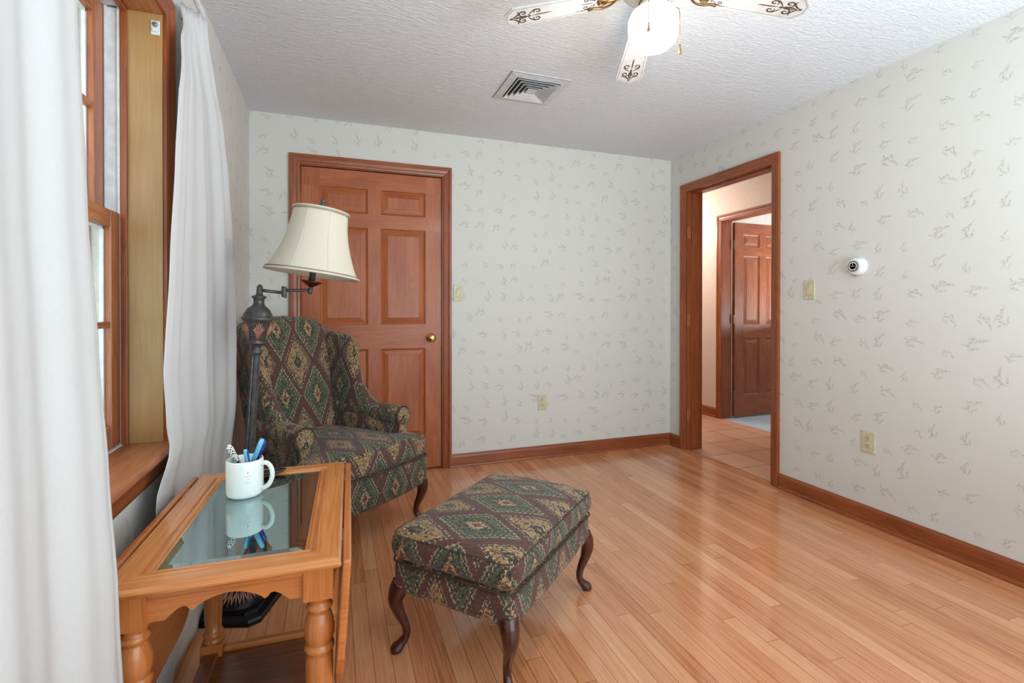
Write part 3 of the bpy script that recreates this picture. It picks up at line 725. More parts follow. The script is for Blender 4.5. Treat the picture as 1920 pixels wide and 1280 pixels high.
# ------------------------------------------------------------------ curtains and rod
def ribbon_curtain(name, zs, edge, nf, amp, label, topz, botz, hem=0.10, phase=0.0, xcol=None):
    """edge(z) -> (x0,y0,x1,y1): the two vertical edges; folds displaced to the room side"""
    NZ, NS = 70, 220
    bm = bmesh.new(); uvl = bm.loops.layers.uv.new('UVMap'); rows = []
    for i in range(NZ + 1):
        t = i / NZ; z = topz + (botz - topz) * t; x0, y0, x1, y1 = edge(z); row = []
        for j in range(NS + 1):
            s = j / NS
            ap = amp(z) ; f = nf
            ph = 2 * pi * f * (s + 0.03 * sin(5 * s + 1.3 * t * 2)) + phase
            fold = sin(ph) + 0.35 * sin(2.3 * ph + 1.1 + 0.8 * t) + 0.25 * sin(0.53 * ph + 2.0 * t)
            px = x0 + (x1 - x0) * s; py = y0 + (y1 - y0) * s
            d = Vector((y1 - y0, -(x1 - x0))).normalized()
            if d.x < 0: d = -d
            win_ = min(1, s / 0.03, (1 - s) / 0.03)
            px += d.x * ap * fold * (0.3 + 0.7 * win_); py += d.y * ap * fold * (0.3 + 0.7 * win_)
            row.append(bm.verts.new((px, py, z)))
        rows.append(row)
    for i in range(NZ):
        for j in range(NS):
            f = bm.faces.new((rows[i][j], rows[i][j + 1], rows[i + 1][j + 1], rows[i + 1][j]))
            for l, (a, b) in zip(f.loops, ((j, i), (j + 1, i), (j + 1, i + 1), (j, i + 1))): l[uvl].uv = (a / NS * 1.4, b / NZ * 2.1)
    me = bpy.data.meshes.new(name); bm.normal_update(); bm.to_mesh(me); bm.free(); me.materials.append(M['linen'])
    for p in me.polygons: p.use_smooth = True
    o = bpy.data.objects.new(name, me); COL.objects.link(o)
    m = o.modifiers.new('solid', 'SOLIDIFY'); m.thickness = 0.0016; m.offset = 0
    tag(o, label, 'curtain', 'curtains at the window'); return o
def edgeR(z):
    yl, = interp([(0.02, 1.56), (0.60, 1.545), (0.66, 1.565), (0.73, 1.61), (0.80, 1.575), (0.95, 1.54), (1.25, 1.60), (1.55, 1.66), (1.75, 1.70), (1.95, 1.80), (2.08, 1.90), (2.13, 1.915)], z)
    yr, = interp([(0.02, 2.45), (0.57, 2.56), (0.9, 2.53), (1.2, 2.50), (1.45, 2.44), (1.65, 2.36), (1.82, 2.27), (1.95, 2.12), (2.05, 2.02), (2.13, 1.99)], z)
    xl, = interp([(0.02, -0.450), (0.62, -0.446), (0.70, -0.432), (1.0, -0.428), (1.8, -0.432), (2.0, -0.455), (2.13, -0.478)], z)
    xr, = interp([(0.02, -0.452), (0.5, -0.445), (0.7, -0.425), (1.0, -0.42), (2.0, -0.42), (2.13, -0.42)], z)
    return xl, yl, xr, yr
ribbon_curtain('curtain', None, edgeR, 3.2, lambda z: 0.005 + 0.006 * max(0, min(1, (2.1 - z) / 0.5)) - 0.006 * max(0, min(1, (0.85 - z) / 0.2)), 'white linen curtain panel between the window and the wing chair', 2.128, 0.02)
def edgeL(z):
    xr, yr = interp([(0.02, -0.325, 1.02), (0.33, -0.334, 1.02), (0.64, -0.347, 1.02), (0.84, -0.365, 1.035), (1.05, -0.385, 1.05), (1.29, -0.400, 1.05), (1.65, -0.416, 1.055), (2.13, -0.425, 1.05)], z)
    return -0.425, 0.36, xr, yr
ribbon_curtain('curtain', None, edgeL, 3.4, lambda z: 0.008, 'white linen curtain panel nearest the camera, its edge over the small table', 2.128, 0.02, phase=1.2)
rod = empty('curtain_rod', (-0.43, 0.3, 2.135), 0, 'white flat curtain rod above the window', 'curtain rod')
bm = bmesh.new(); pth = [(-0.06, -0.02, 0), (-0.02, -0.012, 0), (0, 0.02, 0), (0, 0.8, 0), (0, 1.66, 0), (-0.02, 1.695, 0), (-0.065, 1.70, 0)]
sweep(bm, smooth_path(pth, 5), 0.010, 10, 0.6); finish('rail', bm, M['rod_white'], rod, smooth=True)
for yy in (-0.02, 1.70):
    bm = bmesh.new(); abox(bm, -0.068, -0.058, yy - 0.012, yy + 0.012, -0.02, 0.02); finish('bracket', bm, M['rod_white'], rod, bevel=0.002)

# ------------------------------------------------------------------ wall fittings
def plate(name, loc, rz, label, kind_):
    """local: +x right along the wall, -y toward the room"""
    r = empty(name, loc, rz, label, {'switch': 'light switch', 'outlet': 'outlet'}[kind_])
    bm = bmesh.new(); abox(bm, -0.035, 0.035, -0.006, 0, -0.057, 0.057); finish('cover_plate', bm, M['almond'], r, bevel=0.003, bseg=3)
    if kind_ == 'switch':
        bm = bmesh.new(); abox(bm, -0.0175, 0.0175, -0.0068, -0.004, -0.034, 0.034); fr = finish('frame', bm, M['almond_dark'], r)
        bm = bmesh.new(); vs = abox(bm, -0.0155, 0.0155, -0.010, -0.005, -0.0315, 0.0315)
        for v in vs:
            if v.co.z < 0 and v.co.y < -0.008: v.co.y = -0.007
        finish('rocker', bm, M['almond'], r, bevel=0.001)
        for z in (-0.045, 0.045):
            bm = bmesh.new(); lathe(bm, [(0, 0), (0.0032, 0), (0.0028, 0.0012), (0, 0.0014)], 12, M4=Matrix.Translation((0, -0.006, z)) @ Matrix.Rotation(radians(90), 4, 'X')); finish('screw', bm, M['almond_dark'], r)
    else:
        for z in (-0.0195, 0.0195):
            bm = bmesh.new(); pts = [(0.0165 * cos(a), 0.0145 * sin(a)) for a in [2 * pi * k / 24 for k in range(24)]]
            pts = [(x, max(-0.0125, min(0.0125, y)) + z) for x, y in pts]; prism(bm, pts, 'y', -0.0085, -0.004)
            f = finish('receptacle', bm, M['almond'], r, bevel=0.0008)
            bm = bmesh.new()
            for x, h in ((-0.0063, 0.0042), (0.0063, 0.0034)): abox(bm, x - 0.0013, x + 0.0013, -0.0092, -0.0080, z + 0.003 - h, z + 0.003 + h)
            lathe(bm, [(0, 0), (0.0026, 0), (0.0026, 0.0008), (0, 0.0008)], 12, M4=Matrix.Translation((0, -0.0084, z - 0.0075)) @ Matrix.Rotation(radians(90), 4, 'X'))
            finish('slots', bm, M['slot'], f)
        bm = bmesh.new(); lathe(bm, [(0, 0), (0.0034, 0), (0.003, 0.0012), (0, 0.0014)], 12, M4=Matrix.Translation((0, -0.006, 0)) @ Matrix.Rotation(radians(90), 4, 'X')); finish('screw', bm, M['almond_dark'], r)
    return r
plate('light_switch', (0.821, YB, 1.230), 0, 'almond rocker light switch on the back wall beside the closed door', 'switch')
plate('light_switch', (XR, 2.155, 1.231), radians(-90), 'almond rocker light switch on the right wall beside the doorway', 'switch')
plate('wall_outlet', (1.464, YB, 0.415), 0, 'almond duplex outlet low on the back wall', 'outlet')
plate('wall_outlet', (XR, 1.811, 0.427), radians(-90), 'almond duplex outlet low on the right wall below the thermostat', 'outlet')
th = empty('thermostat', (XR, 1.868, 1.345), radians(-90), 'round white wall thermostat with a grey dial', 'thermostat')
MX = Matrix.Rotation(radians(90), 4, 'X')
bm = bmesh.new(); lathe(bm, [(0, 0), (0.050, 0), (0.050, 0.006), (0.046, 0.010), (0.044, 0.030), (0.040, 0.036), (0.028, 0.038), (0, 0.038)], 48, M4=MX); finish('ring', bm, M['white_plastic'], th, smooth=True)
bm = bmesh.new(); lathe(bm, [(0, 0.036), (0.029, 0.036), (0.029, 0.042), (0.027, 0.044), (0, 0.0445)], 40, M4=MX); dl = finish('dial', bm, M['grey_dial'], th, smooth=False)
bm = bmesh.new(); lathe(bm, [(0.017, 0.0445), (0.019, 0.0452), (0.021, 0.0445)], 40, M4=MX); abox(bm, -0.001, 0.001, -0.0455, -0.044, 0.004, 0.016); abox(bm, -0.009, 0.009, -0.0455, -0.044, -0.001, 0.001); finish('scale_marks', bm, M['white_plastic'], dl)

# ceiling vent: stepped square diffuser
vent = empty('ceiling_vent', (1.028, 2.573, H), 0, 'square white stepped air vent in the ceiling', 'vent')
def ring_bm(bm, a, b, z0, z1):
    """square ring, outer half a at z0, inner half b at z1 (sloped vane)"""
    o_ = [(-a, -a, z0), (a, -a, z0), (a, a, z0), (-a, a, z0)]; i_ = [(-b, -b, z1), (b, -b, z1), (b, b, z1), (-b, b, z1)]
    O = [bm.verts.new(p) for p in o_]; I = [bm.verts.new(p) for p in i_]
    O2 = [bm.verts.new((p[0], p[1], p[2] + 0.002)) for p in o_]; I2 = [bm.verts.new((p[0], p[1], p[2] + 0.002)) for p in i_]
    for k in range(4):
        q = (k + 1) % 4
        bm.faces.new((O[k], O[q], I[q], I[k])); bm.faces.new((O2[k], O2[q], I2[q], I2[k])); bm.faces.new((O[k], O[q], O2[q], O2[k])); bm.faces.new((I[k], I[q], I2[q], I2[k]))
bm = bmesh.new(); ring_bm(bm, 0.168, 0.126, -0.007, -0.012); ring_bm(bm, 0.168, 0.166, -0.007, 0.0)
finish('frame', bm, M['vent_white'], vent)
bm = bmesh.new(); abox(bm, -0.126, 0.126, -0.126, 0.126, -0.004, -0.0015); finish('backing', bm, M['vent_dark'], vent)
for a in (0.122, 0.097, 0.072, 0.047):
    bm = bmesh.new(); ring_bm(bm, a, a - 0.017, -0.019, -0.0055); finish('vane', bm, M['vent_white'], vent)
bm = bmesh.new(); abox(bm, -0.027, 0.027, -0.027, 0.027, -0.017, -0.014); finish('centre_plate', bm, M['vent_white'], vent, bevel=0.001)

# ------------------------------------------------------------------ ceiling fan
ZB = 2.254
DROOP = radians(9.7)
fan = empty('ceiling_fan', (FAN_C[0], FAN_C[1], H), radians(0), 'white four-blade ceiling fan with scrolled blades and a lit globe', 'ceiling fan')
def fz(z): return z - H
bm = bmesh.new(); lathe(bm, [(0.0, fz(2.342)), (0.085, fz(2.342)), (0.10, fz(2.335)), (0.118, fz(2.31)), (0.120, fz(2.275)), (0.108, fz(2.250)), (0.085, fz(2.240)), (0.055, fz(2.236)), (0.0, fz(2.236))], 48)
finish('motor_housing', bm, M['fan_body'], fan, smooth=True)
bm = bmesh.new(); lathe(bm, [(0, fz(2.238)), (0.048, fz(2.238)), (0.048, fz(2.205)), (0.052, fz(2.196)), (0.060, fz(2.188)), (0.062, fz(2.180)), (0.05, fz(2.176)), (0, fz(2.176))], 40)
sw = finish('switch_housing', bm, M['fan_body'], fan, smooth=True)
bm = bmesh.new()
for k in range(18):
    a = 2 * pi * k / 18
    for s in (-1, 1):
        P = [(0.0485 * cos(a), 0.0485 * sin(a), fz(2.200)), (0.0500 * cos(a + s * 0.09), 0.0500 * sin(a + s * 0.09), fz(2.208)), (0.0490 * cos(a + s * 0.15), 0.0490 * sin(a + s * 0.15), fz(2.217))]
        sweep(bm, P, [0.0012, 0.0022, 0.0008], 6)
finish('leaf_band', bm, M['old_brass'], sw, smooth=True)
bm = bmesh.new(); lathe(bm, [(0.048, fz(2.184)), (0.060, fz(2.182)), (0.078, fz(2.170)), (0.0875, fz(2.148)), (0.0885, fz(2.122)), (0.086, fz(2.092)), (0.078, fz(2.068)), (0.062, fz(2.054)), (0.040, fz(2.048)), (0.0, fz(2.046))], 48)
finish('globe', bm, M['globe'], fan, smooth=True)
for (a, z_, matk, L) in ((228, 2.058, 'copper', 0), (-20, 2.030, 'old_brass', 0)):
    x, y = 0.096 * cos(radians(a)), 0.088 * sin(radians(a))
    bm = bmesh.new(); sweep(bm, [(x * 0.6, y * 0.6, fz(2.205)), (x * 0.98, y * 0.98, fz(2.190)), (x, y, fz(2.17)), (x, y, fz(z_ + 0.03))], 0.0011, 6)
    ch = finish('pull_chain', bm, M['old_brass'], fan, smooth=True)
    bm = bmesh.new(); lathe(bm, [(0, 0.034), (0.0022, 0.034), (0.0035, 0.02), (0.0062, 0.006), (0.0058, 0.001), (0, 0)], 16, c=(x, y), z0=fz(z_)); finish('pull_finial', bm, M[matk], ch, smooth=True)
def spiral(cx, cy, r0, turns, a0, sgn, n=26, r1=0.1):
    return [(cx + (r0 * (1 - t) + r0 * r1 * t) * cos(a0 + sgn * turns * 2 * pi * t), cy + (r0 * (1 - t) + r0 * r1 * t) * sin(a0 + sgn * turns * 2 * pi * t)) for t in [k / n for k in range(n + 1)]]
def stroke(bm, pts, w0, w1, z, wk=1.35):
    """flat ribbon on the blade's underside"""
    n = len(pts); L = []; R_ = []
    for i, p in enumerate(pts):
        a = pts[max(0, i - 1)]; b = pts[min(n - 1, i + 1)]; dx, dy = b[0] - a[0], b[1] - a[1]; l = sqrt(dx * dx + dy * dy) or 1
        t = i / (n - 1); wd = wk * (w0 + (w1 - w0) * sin(pi * t) ** 0.8) / 2
        L.append(bm.verts.new((p[0] - dy / l * wd, p[1] + dx / l * wd, z))); R_.append(bm.verts.new((p[0] + dy / l * wd, p[1] - dx / l * wd, z)))
    for i in range(n - 1): bm.faces.new((L[i], L[i + 1], R_[i + 1], R_[i]))
def blade(ang):
    """local x along blade"""
    r0, r1, wi, wo = 0.175, 0.538, 0.046, 0.060
    cc = 0.030
    outl = [(r0, -wi + 0.008), (r0 + 0.01, -wi), (r1 - cc, -wo), (r1, -wo + cc * 1.25), (r1, wo - cc * 1.25), (r1 - cc, wo), (r0 + 0.01, wi), (r0, wi - 0.008)]
    z = 0.0
    bm = bmesh.new(); prism(bm, outl, 'z', z, z + 0.006)
    b = finish('blade', bm, M['blade_white'], fan, bevel=0.001)
    b.location = (0, 0, fz(ZB)); b.rotation_euler = (0, DROOP, radians(ang))
    zz = z - 0.0006
    bm = bmesh.new(); g = 0.008
    o2 = [(r0 + 0.035, -wi + g), (r1 - cc - 0.003, -wo + g), (r1 - g, -wo + cc * 1.25 + 0.003), (r1 - g, wo - cc * 1.25 - 0.003), (r1 - cc - 0.003, wo - g), (r0 + 0.035, wi - g)]
    stroke(bm, o2[:1] + [((o2[0][0] + o2[1][0]) / 2, (o2[0][1] + o2[1][1]) / 2)] + o2[1:2], 0.0016, 0.0016, zz)
    for a, c in zip(o2[1:], o2[2:]): stroke(bm, [a, ((a[0] + c[0]) / 2, (a[1] + c[1]) / 2), c], 0.0016, 0.0016, zz)
    finish('pinstripe', bm, M['ink_soft'], b)
    bm = bmesh.new()
    T = r1 - 0.022   # tip of motif
    for s in (-1, 1):
        stroke(bm, [(T, 0), (T - 0.018, s * 0.010), (T - 0.03, s * 0.024), (T - 0.026, s * 0.040)], 0.0015, 0.005, zz)
        stroke(bm, spiral(T - 0.045, s * 0.022, 0.018, 1.35, s * (-2.2), s * 1), 0.002, 0.0048, zz)
        stroke(bm, [(T - 0.012, 0.0), (T - 0.03, s * 0.004), (T - 0.055, s * 0.002), (T - 0.07, 0)], 0.002, 0.004, zz)
        stroke(bm, spiral(T - 0.098, s * 0.020, 0.015, 1.2, s * (-0.6), s * 1), 0.002, 0.004, zz)
        stroke(bm, [(T - 0.064, s * 0.006), (T - 0.074, s * 0.020), (T - 0.086, s * 0.032), (T - 0.104, s * 0.034)], 0.0015, 0.004, zz)
    stroke(bm, [(T - 0.075, 0), (T - 0.10, 0), (T - 0.13, 0), (T - 0.15, 0)], 0.0008, 0.0045, zz)
    stroke(bm, [(T - 0.062, 0), (T - 0.068, 0), (T - 0.074, 0)], 0.004, 0.008, zz); stroke(bm, [(T - 0.006, 0), (T - 0.001, 0), (T + 0.004, 0)], 0.004, 0.008, zz)
    finish('tip_scrollwork', bm, M['ink'], b)
    bm = bmesh.new()
    for s in (-1, 1):
        # small motif near the bracket
        stroke(bm, spiral(r0 + 0.065, s * 0.020, 0.011, 1.3, s * 2.4, -s * 1), 0.0015, 0.003, zz)
        stroke(bm, spiral(r0 + 0.038, s * 0.013, 0.007, 1.1, 0.5, s * 1), 0.0012, 0.0026, zz)
        stroke(bm, [(r0 + 0.044, s * 0.014), (r0 + 0.055, s * 0.03), (r0 + 0.075, s * 0.036), (r0 + 0.10, s * 0.034)], 0.001, 0.003, zz)
    stroke(bm, [(r0 + 0.03, 0), (r0 + 0.045, 0), (r0 + 0.07, 0), (r0 + 0.09, 0)], 0.0008, 0.0028, zz)
    finish('root_scrollwork', bm, M['ink'], b)
    # brass blade iron
    bm = bmesh.new()
    sweep(bm, [(0.085, 0, 0.004), (0.12, 0, -0.004), (0.16, 0, -0.006), (0.20, 0, -0.006)], [0.012, 0.009, 0.009, 0.005], 10, 0.5)
    for s in (-1, 1):
        sweep(bm, smooth_path([(0.13, 0, -0.006), (0.155, s * 0.026, -0.007), (0.185, s * 0.036, -0.006), (0.212, s * 0.028, -0.006), (0.232, s * 0.034, -0.005)], 4), 0.0048, 8, 0.7)
        sweep(bm, smooth_path([(0.16, 0, -0.006), (0.178, s * 0.014, -0.007), (0.196, s * 0.010, -0.007), (0.19, 0, -0.007)], 4), 0.0036, 8, 0.7)
    finish('blade_iron', bm, M['old_brass'], b, smooth=True)
for a in (67, 157, -23, -113): blade(a)

# ------------------------------------------------------------------ cabriole leg
def cabriole(bm, x, y, h, dx, dy, k=1.0, knee=0.030):
    """foot under (x,y); knee bulges toward (dx,dy)"""
    d = Vector((dx, dy, 0)).normalized()
    tab = [(1.0, 0.004, knee * 1.02), (0.88, 0.012, knee), (0.74, 0.016, knee * 0.82), (0.56, 0.008, knee * 0.60), (0.38, -0.004, knee * 0.46), (0.22, -0.006, knee * 0.42), (0.12, 0.004, knee * 0.50), (0.05, 0.014, knee * 0.66), (0.015, 0.016, knee * 0.62), (0.0, 0.016, knee * 0.5)]
    pts = [Vector((x, y, h * t)) + d * o_ * k for t, o_, r in tab]; rad = [r for t, o_, r in tab]
    P = smooth_path(pts, 5); R_ = []
    for i in range(len(rad) - 1):
        for q in range(5): R_.append(rad[i] + (rad[i + 1] - rad[i]) * q / 5)
    R_.append(rad[-1])
    sweep(bm, P, R_, 18, upv=(1, 0, 0))

# ------------------------------------------------------------------ ottoman
oc = Vector((0.567, 1.706, 0)); orot = radians(42)
ott = empty('ottoman', oc, orot, 'tapestry-covered ottoman on dark cabriole legs in front of the wing chair', 'ottoman')
OX, OYh = 0.340, 0.232   # half length (local x), half depth (local y)
def otto_top(q):
    ex = q.x / OX; ey = q.y / OYh
    if q.z > 0.36: q.z += 0.024 * (1 - ex * ex) * (1 - ey * ey) 
    b = 1 + 0.012 * sin(pi * (q.z - 0.30) / 0.11)
    return Vector((q.x * b, q.y * b, q.z))
bm = bmesh.new(); rbox(bm, (-OX, OX, -OYh, OYh, 0.302, 0.405), 0.044, 12, otto_top)
cu = finish('cushion', bm, M['tapestry'], ott, smooth=True, fabric=(0.02, 0.03))
def otto_rail(q):
    if q.z < 0.24:
        f = abs(q.x) / OX; g = abs(q.y) / OYh
        q.z -= 0.012 * (1 - max(f, 0) ** 2) * (1 if g > 0.8 else 0.5)
    return q
bm = bmesh.new(); rbox(bm, (-OX + 0.010, OX - 0.010, -OYh + 0.010, OYh - 0.010, 0.198, 0.309), 0.026, 10, otto_rail)
finish('rail', bm, M['tapestry'], ott, smooth=True, fabric=(0.05, 0.015))
def rrect_path(hx, hy, r, z, n=7):
    P = []
    for cx, cy, a0 in ((hx - r, hy - r, 0), (-hx + r, hy - r, 90), (-hx + r, -hy + r, 180), (hx - r, -hy + r, 270)):
        for k in range(n): 
            a = radians(a0 + 90 * k / (n - 1)); P.append(Vector((cx + r * cos(a), cy + r * sin(a), z)))
    P.append(P[0].copy()); return P
bm = bmesh.new(); sweep(bm, rrect_path(OX - 0.004, OYh - 0.004, 0.04, 0.306), 0.0032, 8); sweep(bm, rrect_path(OX - 0.005, OYh - 0.005, 0.042, 0.391), 0.0014, 8)
finish('welt', bm, M['welt'], cu, smooth=True)
for sx in (-1, 1):
    for sy in (-1, 1):
        bm = bmesh.new(); cabriole(bm, sx * (OX - 0.036), sy * (OYh - 0.036), 0.225, sx, sy, 1.5, 0.030); finish('leg', bm, M['mahogany'], ott, smooth=True, grain='z')

# ------------------------------------------------------------------ wing chair
CH_ROT = radians(37); FR = Vector((0.462, 2.612, 0)); e1 = Vector((cos(CH_ROT), sin(CH_ROT), 0)); CW = 0.36
croot = FR - e1 * CW
chair = empty('wing_chair', croot, CH_ROT, 'wing-back armchair in dark diamond tapestry beside the closed door', 'armchair')
def taper(y): return 1 - 0.30 * max(0, min(1, (y - 0.05) / 0.72))
def ch_rail(q):
    f = q.x / CW; q.x *= taper(q.y)
    if q.y < 0.12: q.y -= 0.018 * (1 - f * f)
    if q.z < 0.25: q.z += -0.020 * (1 - abs(f) ** 3) + 0.006
    return q
bm = bmesh.new(); rbox(bm, (-CW, CW, 0.0, 0.74, 0.205, 0.36), 0.022, 12, ch_rail); finish('seat_rail', bm, M['tapestry'], chair, smooth=True, fabric=(0.075, 0.10))
def ch_cush(q):
    f = q.x / 0.345; q.x *= (1.0 if q.y < 0.12 else taper(q.y) * 0.80 + 0.02)
    if q.y < 0.2: q.y -= 0.024 * (1 - f * f)
    if q.z > 0.41: q.z += 0.034 * max(0, 1 - f * f) * max(0, 1 - ((q.y - 0.28) / 0.42) ** 2) 
    return q
bm = bmesh.new(); rbox(bm, (-0.352, 0.352, -0.008, 0.60, 0.352, 0.462), 0.038, 14, ch_cush); sc_ = finish('seat_cushion', bm, M['tapestry'], chair, smooth=True, fabric=(0.0, 0.05))
fr = [(0.338 * (-1 + 2 * k / 16), -0.010 - 0.024 * (1 - (-1 + 2 * k / 16) ** 2), 0.358) for k in range(17)]
bm = bmesh.new(); sweep(bm, [(-0.349, 0.03, 0.357)] + fr + [(0.349, 0.03, 0.357)], 0.0045, 8); sweep(bm, [(a * 0.985, b + 0.006, 0.450) for a, b, c in fr], 0.0022, 8); finish('welt', bm, M['welt'], sc_, smooth=True)
# back: loft of rounded sections up the lean
def rsec(hw, th, cx, cy, z, n=40, pw=4.0, lean=0.0):
    out = []
    for k in range(n):
        a = 2 * pi * k / n; c, s = cos(a), sin(a)
        x = hw * math.copysign(abs(c) ** (2 / pw), c); y = th * math.copysign(abs(s) ** (2 / pw), s)
        out.append(Vector((cx + x, cy + y, z + lean * y)))
    return out
def topdrop(x): return 0.0
secs = []
BT = 1.075
for k in range(25):
    t = k / 24; z = 0.34 + (BT - 0.34) * t
    hw = 0.238 + 0.030 * t - (0.0 if t < 0.9 else 0.05 * ((t - 0.9) / 0.1) ** 2); th = 0.062 + 0.012 * sin(pi * t)
    if k >= 22: th *= (0.98, 0.86, 0.5)[k - 22]
    y = 0.600 + 0.155 * t
    secs.append(rsec(hw, th, 0, y, z - 0.0, lean=-0.15))
for s in secs:
    for p in s:
        f = max(0.0, (p.z - 0.85) / (BT - 0.85)); p.z -= f * 0.055 * (abs(p.x) / 0.28) ** 2.2
bm = bmesh.new(); loft(bm, secs); finish('backrest', bm, M['tapestry'], chair, smooth=True, fabric=(0.077, 0.06))
# wings: vertical loft; each section a capsule from back to front
wing_tab = [(0.50, 0.55, 0.26), (0.60, 0.58, 0.29), (0.66, 0.60, 0.37), (0.74, 0.63, 0.43), (0.84, 0.66, 0.455), (0.92, 0.69, 0.455), (0.94, 0.71, 0.48), (0.965, 0.72, 0.52), (0.985, 0.73, 0.58)]
for s in (-1, 1):
    secs = []
    for k in range(33):
        z = 0.46 + (0.985 - 0.46) * k / 32; yb_, yf_ = interp([(0.46, 0.60, 0.30)] + wing_tab, z)
        t = (z - 0.46) / 0.575; n = 28; ring = []
        th = 0.034 * (1 if k < 29 else (0.96, 0.82, 0.62, 0.30)[k - 29])
        for q in range(n):
            a = 2 * pi * q / n
            cy_ = (yb_ + 0.03 + yf_) / 2; hl = (yb_ + 0.03 - yf_) / 2
            yy = cy_ + hl * math.copysign(abs(sin(a)) ** 0.55, sin(a)); xx = th * math.copysign(abs(cos(a)) ** 0.8, cos(a))
            front = max(0.0, (yb_ - yy) / 0.3)
            bx = 0.238 + 0.010 * t + 0.026 * front + 0.004
            ring.append(Vector((s * (bx + xx * (1 + 0.25 * front)), yy, z)))
        secs.append(ring)
    bm = bmesh.new(); loft(bm, secs); wg = finish('wing', bm, M['tapestry'], chair, smooth=True, fabric=(0.03 * s, 0.02))
# arms: rolled
for s in (-1, 1):
    secs = []
    for k in range(25):
        t = k / 24; y = 0.122 + (0.60 - 0.122) * t
        cx = 0.290 - 0.045 * t; cz = 0.556 + 0.016 * t; r = 0.050 - 0.006 * t
        if k == 0: r *= 0.90
        ring = []
        # keyhole section: outer side down, inner side down
        for q in range(20):
            a = radians(-55 + 290 * q / 19)
            ring.append(Vector((s * (cx + r * cos(a) * 1.02), y, cz + r * sin(a))))
        inn = cx - 0.030; outx = cx + 0.022
        for (xx, zz) in ((inn, 0.52), (inn, 0.45), (inn + 0.004, 0.34), (outx, 0.30), (outx, 0.40), (outx, 0.50)): ring.append(Vector((s * xx, y + (0.0), zz)))
        if k == 0:
            c = Vector((s * cx, y, 0.48))
            ring0 = [Vector((p.x, y - 0.008, p.z)) for p in ring]
            secs.append([Vector((s * cx + (p.x - s * cx) * 0.9, y - 0.012, 0.48 + (p.z - 0.48) * 0.96)) for p in ring])
        secs.append(ring)
    bm = bmesh.new(); loft(bm, secs); ar = finish('arm', bm, M['tapestry'], chair, smooth=True, fabric=(0.02, 0.04 + 0.05 * s), bevel=0.0)
    bm = bmesh.new(); lathe(bm, [(0, 0.0), (0.040, 0.0), (0.044, 0.004), (0.040, 0.010), (0.030, 0.014), (0, 0.017)], 32, M4=Matrix.Translation((s * 0.290, 0.113, 0.556)) @ MX)
    finish('scroll_face', bm, M['tapestry'], ar, smooth=True, fabric=(0.01, 0.01))
    bm = bmesh.new(); pth = [Vector((s * 0.290 + s * 0.048 * cos(a), 0.115, 0.556 + 0.048 * sin(a))) for a in [radians(-60 + 300 * q / 30) for q in range(31)]]
    pth = [Vector((s * 0.312, 0.117, 0.37)), Vector((s * 0.312, 0.116, 0.48))] + pth + [Vector((s * 0.260, 0.116, 0.48)), Vector((s * 0.260, 0.117, 0.45))]
    sweep(bm, pth, 0.0045, 8); finish('welt', bm, M['welt'], ar, smooth=True)
# outside back panel sides are part of the rail; legs
for s in (-1, 1):
    bm = bmesh.new(); cabriole(bm, s * (CW - 0.035), 0.040, 0.235, s, -1, 1.5, 0.034); finish('leg', bm, M['mahogany'], chair, smooth=True, grain='z')
    bm = bmesh.new(); sweep(bm, [(s * 0.215, 0.70, 0.25), (s * 0.215, 0.715, 0.12), (s * 0.218, 0.745, 0.0)], [0.024, 0.020, 0.016], 4); finish('leg', bm, M['mahogany'], chair, grain='z', bevel=0.003)

# ------------------------------------------------------------------ drop-leaf side table
TZ = 0.62; TROT = radians(-1.5)
tb = empty('side_table', (-0.186, 1.390, 0), TROT, 'golden oak drop-leaf side table with an inset glass top', 'side table')
TX, TY = 0.207, 0.335
def molded_frame():
    """rectangular frame ring: profile from outer bottom to glass rebate, four mitred sides"""
    gx, gy = TX - 0.075, TY - 0.068
    def loopat(dx, dy, z): return [(-dx, -dy, z), (dx, -dy, z), (dx, dy, z), (-dx, dy, z)]
    L = [(TX - 0.022, TY - 0.022, -0.030), (TX - 0.020, TY - 0.020, -0.024), (TX - 0.008, TY - 0.008, -0.022), (TX - 0.002, TY - 0.002, -0.017), (TX, TY, -0.012), (TX - 0.002, TY - 0.002, -0.007), (TX - 0.007, TY - 0.007, -0.004), (TX - 0.009, TY - 0.009, 0.0),
         (TX - 0.052, gy + 0.020, 0.0), (TX - 0.054, gy + 0.018, -0.0045), (TX - 0.060, gy + 0.012, -0.0045), (TX - 0.062, gy + 0.010, 0.0), (TX - 0.066, gy + 0.007, 0.0), (TX - 0.068, gy + 0.005, -0.0045), (gx + 0.002, gy + 0.002, -0.003), (gx, gy, -0.006), (gx, gy, -0.020), (TX - 0.022, TY - 0.022, -0.030)]
    return L, gx, gy, loopat
L, gx, gy, loopat = molded_frame()
for side in range(4):
    pass
bm = bmesh.new(); rows = [[bm.verts.new((p[0], p[1], TZ + p[2])) for p in loopat(*l)] for l in L[:-1]]
rows.append(rows[0])
ux = bm.loops.layers.uv.new('UVMap')
for a, b in zip(rows, rows[1:]):
    for i in range(4):
        j = (i + 1) % 4; f = bm.faces.new((a[i], a[j], b[j], b[i]))
        for l in f.loops:
            c = l.vert.co; l[ux].uv = (c.x, c.y + c.z + 3) if i % 2 == 0 else (c.y + 7, c.x + c.z)
me = bpy.data.meshes.new('tabletop'); bmesh.ops.recalc_face_normals(bm, faces=bm.faces); bm.to_mesh(me); bm.free(); me.materials.append(M['oak_top'])
top = bpy.data.objects.new('tabletop', me); COL.objects.link(top); top.parent = tb
bm = bmesh.new(); a_ = [(gx - 0.0005, gy - 0.0005, -0.0045 - 0.004), (gx - 0.0005, gy - 0.0005, -0.0045), (gx - 0.016, gy - 0.016, -0.0025)]
rows = [[bm.verts.new((p[0], p[1], TZ + p[2])) for p in loopat(*l)] for l in a_]
